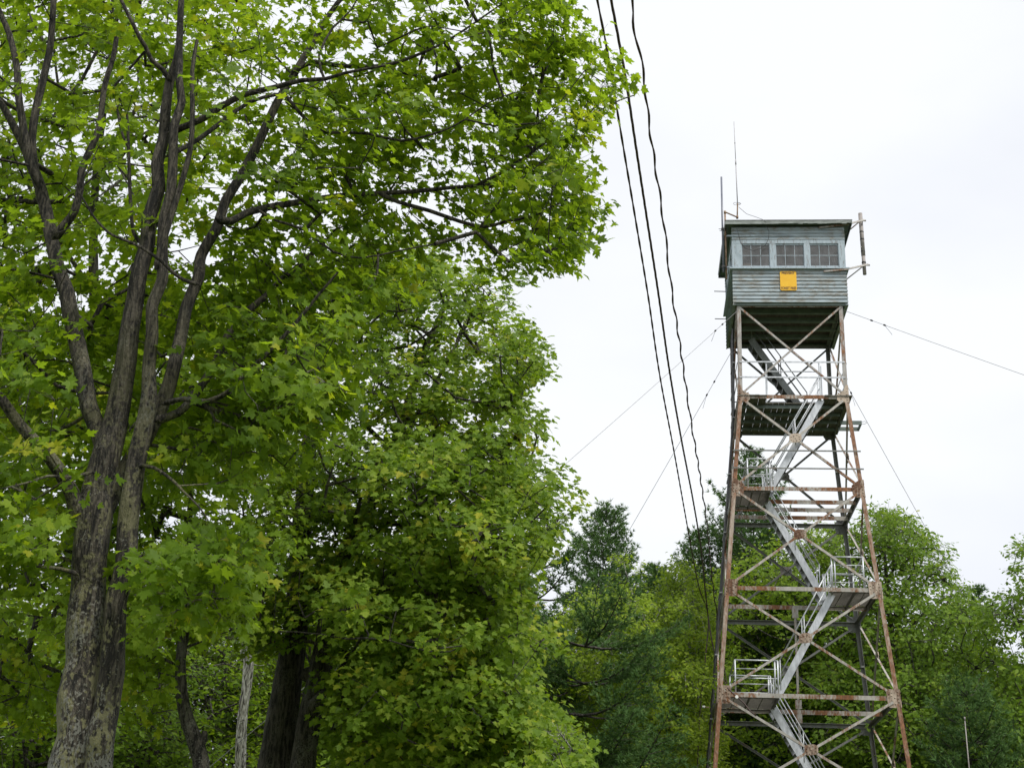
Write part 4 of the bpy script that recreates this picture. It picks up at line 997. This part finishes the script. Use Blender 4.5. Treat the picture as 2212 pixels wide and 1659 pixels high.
# --- broad-leaved trees further off, drawn by their crowns
def far_tree(name, label, poly, Y, n, thick, size, T, ml, trunk, mbk, holes=(), tw_=(5, 4), twl=.55, group=None, extra=(), cat='tree', clump=9, cl=.55, twr=.007, **k):
    L_ = [rooted(limb(trunk[0], Y, trunk[1]))]
    for e in extra: L_.append(limb(e[0], Y, e[1], e[2] if len(e) > 2 else .8))
    A_ = crown_points(poly, holes, n, Y, thick, clump, cl)
    A_ = A_[A_[:, 2] > 1.0]
    return make_tree(name, label, cat, L_, A_, None, size, tw_[0], tw_[1], twl, T, ml, mbk, up=.05, flat=.6, rise=.12, sides=8, step=.5, twigr=twr, group=group, **k)
GT = 'trees behind the tower'
far_tree('oak_tree', 'tall oak right behind the tower legs with leafy top against the sky', [(1790, 1140), (1850, 1150), (1880, 1105), (1935, 1112), (1985, 1150), (2035, 1175), (2050, 1240), (2090, 1290), (2150, 1350), (2165, 1420), (2212, 1460), (2240, 1720), (1780, 1720), (1760, 1500), (1800, 1300)],
         54, 2000, 2.0, .17, T_OAK, ML_oak, ([(1950, 1720), (1940, 1500), (1925, 1350), (1915, 1230), (1910, 1150)], (20, 14, 8, 4)), M_bark3, [(1905, 1215, 9), (1880, 1290, 8), (1893, 1335, 7), (1940, 1180, 6)], group=GT,
         extra=[([(1935, 1450), (2020, 1350), (2060, 1270)], (8, 3)), ([(1940, 1500), (1850, 1400), (1830, 1300)], (8, 3)), ([(1945, 1600), (2080, 1500), (2150, 1450)], (8, 3), -1)])
far_tree('oak_tree', 'lighter green oak seen through the middle of the tower stairs', [(1560, 1240), (1620, 1200), (1650, 1185), (1700, 1150), (1760, 1140), (1810, 1150), (1850, 1200), (1830, 1400), (1840, 1720), (1530, 1720), (1540, 1400)],
         57, 1300, 2.0, .16, T_OAK, ML_light, ([(1740, 1720), (1735, 1500), (1720, 1350), (1715, 1220)], (14, 10, 5)), M_bark3, [(1640, 1340, 10), (1600, 1310, 8), (1690, 1450, 9), (1640, 1420, 9), (1760, 1250, 7), (1565, 1350, 9)], group=GT,
         extra=[([(1735, 1500), (1650, 1400), (1600, 1290)], (7, 3)), ([(1730, 1450), (1790, 1330), (1810, 1230)], (7, 3))])
far_tree('oak_tree', 'oak cut by the right edge of the picture, half a crown against the sky', [(2195, 1190), (2240, 1160), (2330, 1150), (2380, 1300), (2380, 1720), (2190, 1720), (2150, 1560), (2190, 1470), (2160, 1360), (2120, 1350), (2130, 1310), (2170, 1290), (2210, 1270), (2185, 1230)],
         50, 800, 1.8, .17, T_OAK, ML_oak, ([(2290, 1720), (2285, 1500), (2275, 1330), (2270, 1230)], (18, 12, 5)), M_bark3, [(2190, 1400, 14), (2205, 1420, 14)], group=GT, extra=[([(2285, 1420), (2220, 1350), (2150, 1320)], (6, 3))])
far_tree('oak_tree', 'low bushy oak at the foot of the right hand trees', [(1900, 1480), (2000, 1450), (2100, 1480), (2200, 1480), (2230, 1720), (1850, 1720)], 50, 560, 1.2, .16, T_OAK, ML_oak, ([(2060, 1720), (2060, 1620), (2055, 1540)], (10, 7, 4)), M_bark3, group=GT)
GB = 'birches in front of the pines'
far_tree('birch_tree', 'yellow green birch below the leftmost pine top', [(1310, 1225), (1335, 1205), (1360, 1215), (1380, 1240), (1390, 1320), (1440, 1420), (1430, 1560), (1380, 1720), (1240, 1720), (1230, 1500), (1190, 1400), (1230, 1310), (1275, 1290)],
         47, 800, 1.3, .13, T_OVAL, ML_birch, ([(1385, 1720), (1395, 1620), (1415, 1520), (1418, 1400), (1370, 1290), (1350, 1220)], (9, 7, 5, 3)), M_birch, [(1330, 1400, 7), (1290, 1330, 5)], tw_=(6, 5), twl=.5, twr=.003, group=GB, clump=10, cl=.4, extra=[([(1387, 1700), (1320, 1600), (1330, 1480), (1310, 1350)], (9, 7, 3))])
far_tree('birch_tree', 'yellow green birch just left of the tower foot', [(1450, 1230), (1472, 1205), (1495, 1225), (1515, 1270), (1530, 1340), (1545, 1450), (1560, 1720), (1400, 1720), (1420, 1560), (1440, 1420), (1405, 1330)],
         49, 800, 1.3, .13, T_OVAL, ML_birch, ([(1440, 1720), (1455, 1600), (1475, 1480), (1490, 1370), (1480, 1260)], (8, 7, 5, 3)), M_birch, [(1450, 1470, 10), (1460, 1335, 7), (1530, 1320, 7), (1470, 1520, 8)], tw_=(6, 5), twl=.5, twr=.003, group=GB, clump=10, cl=.4, extra=[([(1444, 1690), (1490, 1600), (1510, 1480), (1500, 1400)], (7, 5, 3))])
far_tree('birch_sapling', 'small birch sapling with pale drooping leaves beside the twin maple foot', [(1195, 1590), (1215, 1575), (1245, 1600), (1235, 1640), (1255, 1720), (1160, 1720), (1180, 1650)], 22, 60, .3, .085, T_OVAL, ML_light, ([(1215, 1740), (1212, 1680), (1215, 1620), (1212, 1585)], (4, 3, 1)), M_birch, tw_=(4, 4), twl=.25, cat='sapling', clump=5, cl=.2)

# --- pines
def pine(name, label, base, H, seed, crown0, Rmax, lean=(0, 0), group=None, shape=1.0, nw=24, up0_=.25, azs=None, gap=1.0, soft=.38):
    rg = np.random.default_rng(seed); o = empty(name, tuple(base), label=label, cat='pine tree', group=group)
    W = Wood(); zz = np.linspace(-.1, H, 14); f = zz / H
    ax = np.column_stack([lean[0] * f ** 1.5, lean[1] * f ** 1.5, zz]); W.tube(ax, np.interp(f, [0, 1], [H * .014, .02]), 9, .04)
    tp, td, ts = [], [], []
    z = crown0; lv = 0
    while z < H - .3:
        q = (z - crown0) / (H - crown0); RL = Rmax * (1 - q) ** (.9 * shape) * rg.uniform(.75, 1.1) + .25
        nb = rg.integers(5, 8); a0 = rg.uniform(0, 6.28)
        c = np.array([np.interp(z, zz, ax[:, 0]), np.interp(z, zz, ax[:, 1]), z])
        for b in range(nb):
            a = a0 + b * 6.283 / nb + rg.normal(0, .25); Lb = RL * rg.uniform(.55, 1.15)
            el = up0_ + .5 * q ** 1.5 + rg.normal(0, .08)
            d = np.array([math.cos(a) * math.cos(el), math.sin(a) * math.cos(el), math.sin(el)])
            t = np.linspace(0, 1, 7); path = c + d * (t * Lb)[:, None]; path[:, 2] += (-.10 * np.sin(t * 3.14) + .16 * t ** 2) * Lb
            W.tube(path, np.interp(t, [0, 1], [.012 + Lb * .010, .008]), 5)
            side = np.array([-math.sin(a), math.cos(a), 0]); m_ = max(5, int(Lb / .15))
            for k in range(m_):
                tt = .22 + .78 * (k + rg.uniform(0, .8)) / m_; tt = min(tt, 1); p = c + d * tt * Lb; p[2] += (-.10 * math.sin(tt * 3.14) + .16 * tt * tt) * Lb
                sg2 = 1 if k % 2 else -1; l2 = (1.05 - tt) * Lb * .5 * rg.uniform(.6, 1.15) + .22
                d2 = unit(d * .75 + side * sg2 * rg.uniform(.5, 1.0) + np.array([0, 0, rg.uniform(.02, soft)]))
                if l2 > .5: W.tube(np.array([p, p + d2 * l2 * .5, p + d2 * l2 + [0, 0, .05 * l2]]), [.012, .008, .004], 3)
                m2 = max(2, int(l2 / .12))
                for j in range(m2):
                    s_ = (j + .6) / m2; tp.append(p + d2 * l2 * s_ + rg.normal(0, .05, 3)); td.append(unit(d2 + np.array([0, 0, .55]) + rg.normal(0, .28, 3))); ts.append(.21 * rg.uniform(.75, 1.25))
        z += gap * rg.uniform(.45, .75) * (1.25 - .55 * q); lv += 1
    for k in range(14): tp.append(np.array([lean[0], lean[1], H - .05 * k])); td.append(unit(np.array([rg.normal(0, .4), rg.normal(0, .4), 1.]))); ts.append(.24)
    W.build('trunk', M_bark3, o)
    tp, td, ts = np.array(tp), np.array(td), np.array(ts); n = len(tp); nb = 12
    dirs = unit(td[:, None] * .85 + rg.normal(0, .55, (n, nb, 3))); sd_ = unit(np.cross(dirs, rg.normal(0, 1, (n, nb, 3)))); l = (ts[:, None] * rg.uniform(.7, 1.2, (n, nb)))[..., None]
    base_ = tp[:, None] + np.zeros((1, nb, 3)); w_ = .018
    V = np.stack([base_ - sd_ * w_, base_ + sd_ * w_, base_ + dirs * l + np.array([0, 0, -.02])], 2).reshape(-1, 3)
    F = np.arange(n * nb * 3).reshape(-1, 3); val = np.repeat(np.repeat(.45 + rg.normal(0, .15, n), nb) + rg.normal(0, .12, n * nb), 3)
    poly_mesh('crown', V, F, ML_pine, o, np.clip(val, 0, 1))
    return o
def base_of(px, py, Y):
    p = at(px, py, Y); return (p.x, Y, 0), p.z
GP = 'pines behind the tower'
b, h = base_of(1312, 1088, 62); pine('pine_tree', 'white pine with pointed top left of the cables, its crown highest between maple and tower', b, h, 3, 7, 7.2, group=GP, nw=20)
b, h = base_of(1412, 1225, 58); pine('pine_tree', 'lower pine shoulder directly right of the leftmost pine top', b, h, 4, 3, 4.6, group=GP)
b, h = base_of(1612, 965, 60); pine('pine_tree', 'tallest pine, its top showing through the left side of the tower', b, h, 8, 8, 6.6, (.2, 0), group=GP)
b, h = base_of(1508, 1150, 61); pine('pine_tree', 'broad pine shoulder between the cables and the left tower leg', b, h, 33, 7, 6.5, group=GP)
b, h = base_of(1165, 1140, 50); pine('pine_tree', 'pine with long shelf like limbs reaching out from behind the twin maple', b, h, 12, 5, 6.4, group=GP, shape=.5, up0_=.10, gap=2.0, soft=.12)
b, h = base_of(1265, 1330, 44); pine('pine_tree', 'dark low pine with flat limbs under the birches', b, h, 15, 4, 5.2, group=GP, shape=.4, up0_=.03, gap=2.3, soft=.10)
b, h = base_of(2112, 1265, 72); pine('pine_tree', 'distant pine tip poking up between the right oaks', b, h, 21, 6, 2.6, group=GP)
b, h = base_of(2090, 1470, 46); pine('pine_tree', 'soft dark pine low among the right oaks', b, h, 24, 2, 3.2, group=GP, shape=.6, up0_=.1)

# --- the wood behind: three shapes, copied tree by tree
def wood_tree(label, H, Rr, seed, ml, n, size):
    rg = np.random.default_rng(seed)
    trunkP = [(0, 0, -.1), (rg.normal(0, .1), 0, H * .3), (rg.normal(0, .3), .1, H * .62), (rg.normal(0, .4), 0, H * .9)]
    L_ = [(trunkP, [H * .016, H * .013, H * .008, .03])]
    for k in range(7):
        a = rg.uniform(0, 6.28); z = H * rg.uniform(.25, .7); l = Rr * rg.uniform(.5, .9)
        L_.append(([(0, 0, z), (math.cos(a) * l * .5, math.sin(a) * l * .5, z + l * .45), (math.cos(a) * l, math.sin(a) * l, z + l * .9)], [.08, .05, .02]))
    pts = []
    lob = [(rg.normal(0, Rr * .42), rg.normal(0, Rr * .42), H * rg.uniform(.30, .86)) for _ in range(26)] + [(0, 0, H * .9)]
    for c in lob:
        q = rg.normal(0, 1, (n // 27, 3)); q = q / np.linalg.norm(q, axis=1)[:, None] * rg.uniform(.6, 1.0, (len(q), 1)); pts.append(np.array(c) + q * np.array([Rr * .36, Rr * .36, H * .085]))
    return make_tree('forest_tree', label, 'tree', L_, np.vstack(pts), None, size, 4, 4, .6, T_OVAL, ml, M_bark3, base=np.array([0., 0, 0]), up=.05, flat=.6, rise=.1, sides=7, step=1.0, twigr=.009, group='trees of the wood behind', face=(0, 0, 0))
protos = [wood_tree('x', 15, 3.8, 31, ML_deep, 800, .19), wood_tree('x', 17, 3.4, 32, ML_light, 800, .19), wood_tree('x', 12, 3.6, 33, ML_oak, 760, .17)]
def copy_tree(o):
    c = o.copy(); COL.objects.link(c)
    for ch in o.children:
        d = ch.copy(); COL.objects.link(d); d.parent = c
    return c
spots = [  # pixel x, distance, pixel y of the top, shape
    (-90, 34, 1180, 0), (30, 38, 1150, 1), (130, 33, 1350, 2), (235, 42, 1130, 0), (330, 36, 1350, 2), (410, 44, 1150, 1), (505, 42, 1330, 0), (570, 45, 1180, 2), (640, 40, 1250, 1),
    (730, 44, 1220, 0), (800, 50, 1150, 1), (880, 42, 1280, 2), (960, 50, 1200, 0), (1050, 44, 1300, 1), (1110, 56, 1290, 0), (1180, 60, 1330, 1), (1250, 56, 1420, 2), (1340, 66, 1420, 0), (1440, 66, 1400, 1), (1520, 70, 1420, 2),
    (1590, 68, 1330, 0), (1660, 66, 1290, 1), (1740, 64, 1250, 2), (1810, 70, 1270, 0), (1880, 62, 1300, 1), (1990, 64, 1260, 0), (2070, 62, 1340, 2), (2130, 60, 1400, 1), (2210, 64, 1440, 0), (2290, 58, 1400, 2)]
words = {0: 'broad dark green', 1: 'tall dull green', 2: 'low bushy dark green'}
def where(x):
    for lim, s_ in ((0, 'beyond the left edge of the frame'), (200, 'left of and behind the big maple trunk'), (300, 'just behind the big maple trunk'), (380, 'between the big maple trunk and the crooked maple'), (470, 'behind the crooked slender maple'), (540, 'behind the dead snag'), (600, 'between the dead snag and the twin maple'), (680, 'behind the stems of the twin maple'),
                    (760, 'just right of the twin maple stems'), (840, 'behind the lower limb of the twin maple'), (920, 'behind the middle of the twin maple crown'), (1000, 'behind the right half of the twin maple crown'), (1080, 'behind the right edge of the twin maple'), (1140, 'between the twin maple and the pines'), (1210, 'behind the shelf limbed pine'), (1300, 'behind the dark low pine'), (1400, 'behind the left birch'), (1480, 'behind the right birch'), (1560, 'between the right birch and the tower'),
                    (1620, 'behind the left tower leg'), (1700, 'behind the tower stairs left of centre'), (1780, 'behind the tower stairs right of centre'), (1850, 'behind the right tower leg'), (1930, 'behind the tall right oak on its left side'), (2030, 'behind the tall right oak on its right side'), (2100, 'under the distant pine tip'), (2160, 'between the tall right oak and the edge oak'), (2250, 'behind the edge oak'), (9999, 'beyond the right edge of the frame')):
        if x < lim: return s_
rw = random.Random(9)
Hs = [15, 17, 12]
for i, (x, Y, ty, k) in enumerate(spots):
    o = protos[k] if protos[k].get('used') is None else copy_tree(protos[k])
    if protos[k].get('used') is None: protos[k]['used'] = 1
    top = at(x, ty, Y); s_ = top.z / (Hs[k] * .98)
    o.location = (top.x, Y, 0); o.rotation_euler = (0, 0, rw.uniform(0, 6.28)); wd_ = rw.uniform(1.0, 1.25) * max(.75, min(1.2, s_)); o.scale = (wd_, wd_, s_)
    o['label'] = words[k] + ' tree ' + where(x)
for p in protos:
    if 'used' in p: del p['used']
for o in list(COL.objects):
    if 'used' in o: del o['used']

# --- ground
me_b = MB(); n = 60; S_ = 260
vs = []; fs = []
for i in range(n + 1):
    for j in range(n + 1):
        x = -S_ + 2 * S_ * i / n; y = -120 + (2 * S_) * j / n
        vs.append((x, y, .12 * math.sin(x * .09) * math.cos(y * .07) - .05))
for i in range(n):
    for j in range(n): a = i * (n + 1) + j; fs.append((a, a + n + 1, a + n + 2, a + 1))
me_b.add(vs, fs, True)
M_ground = simple('meadow_ground', (.035, .055, .015), (.10, .12, .035), 3.5, .95, (1, 1, 1))
g = me_b.build('ground', M_ground); prop(g, 'mown grass and forest floor', None, None, 'structure')
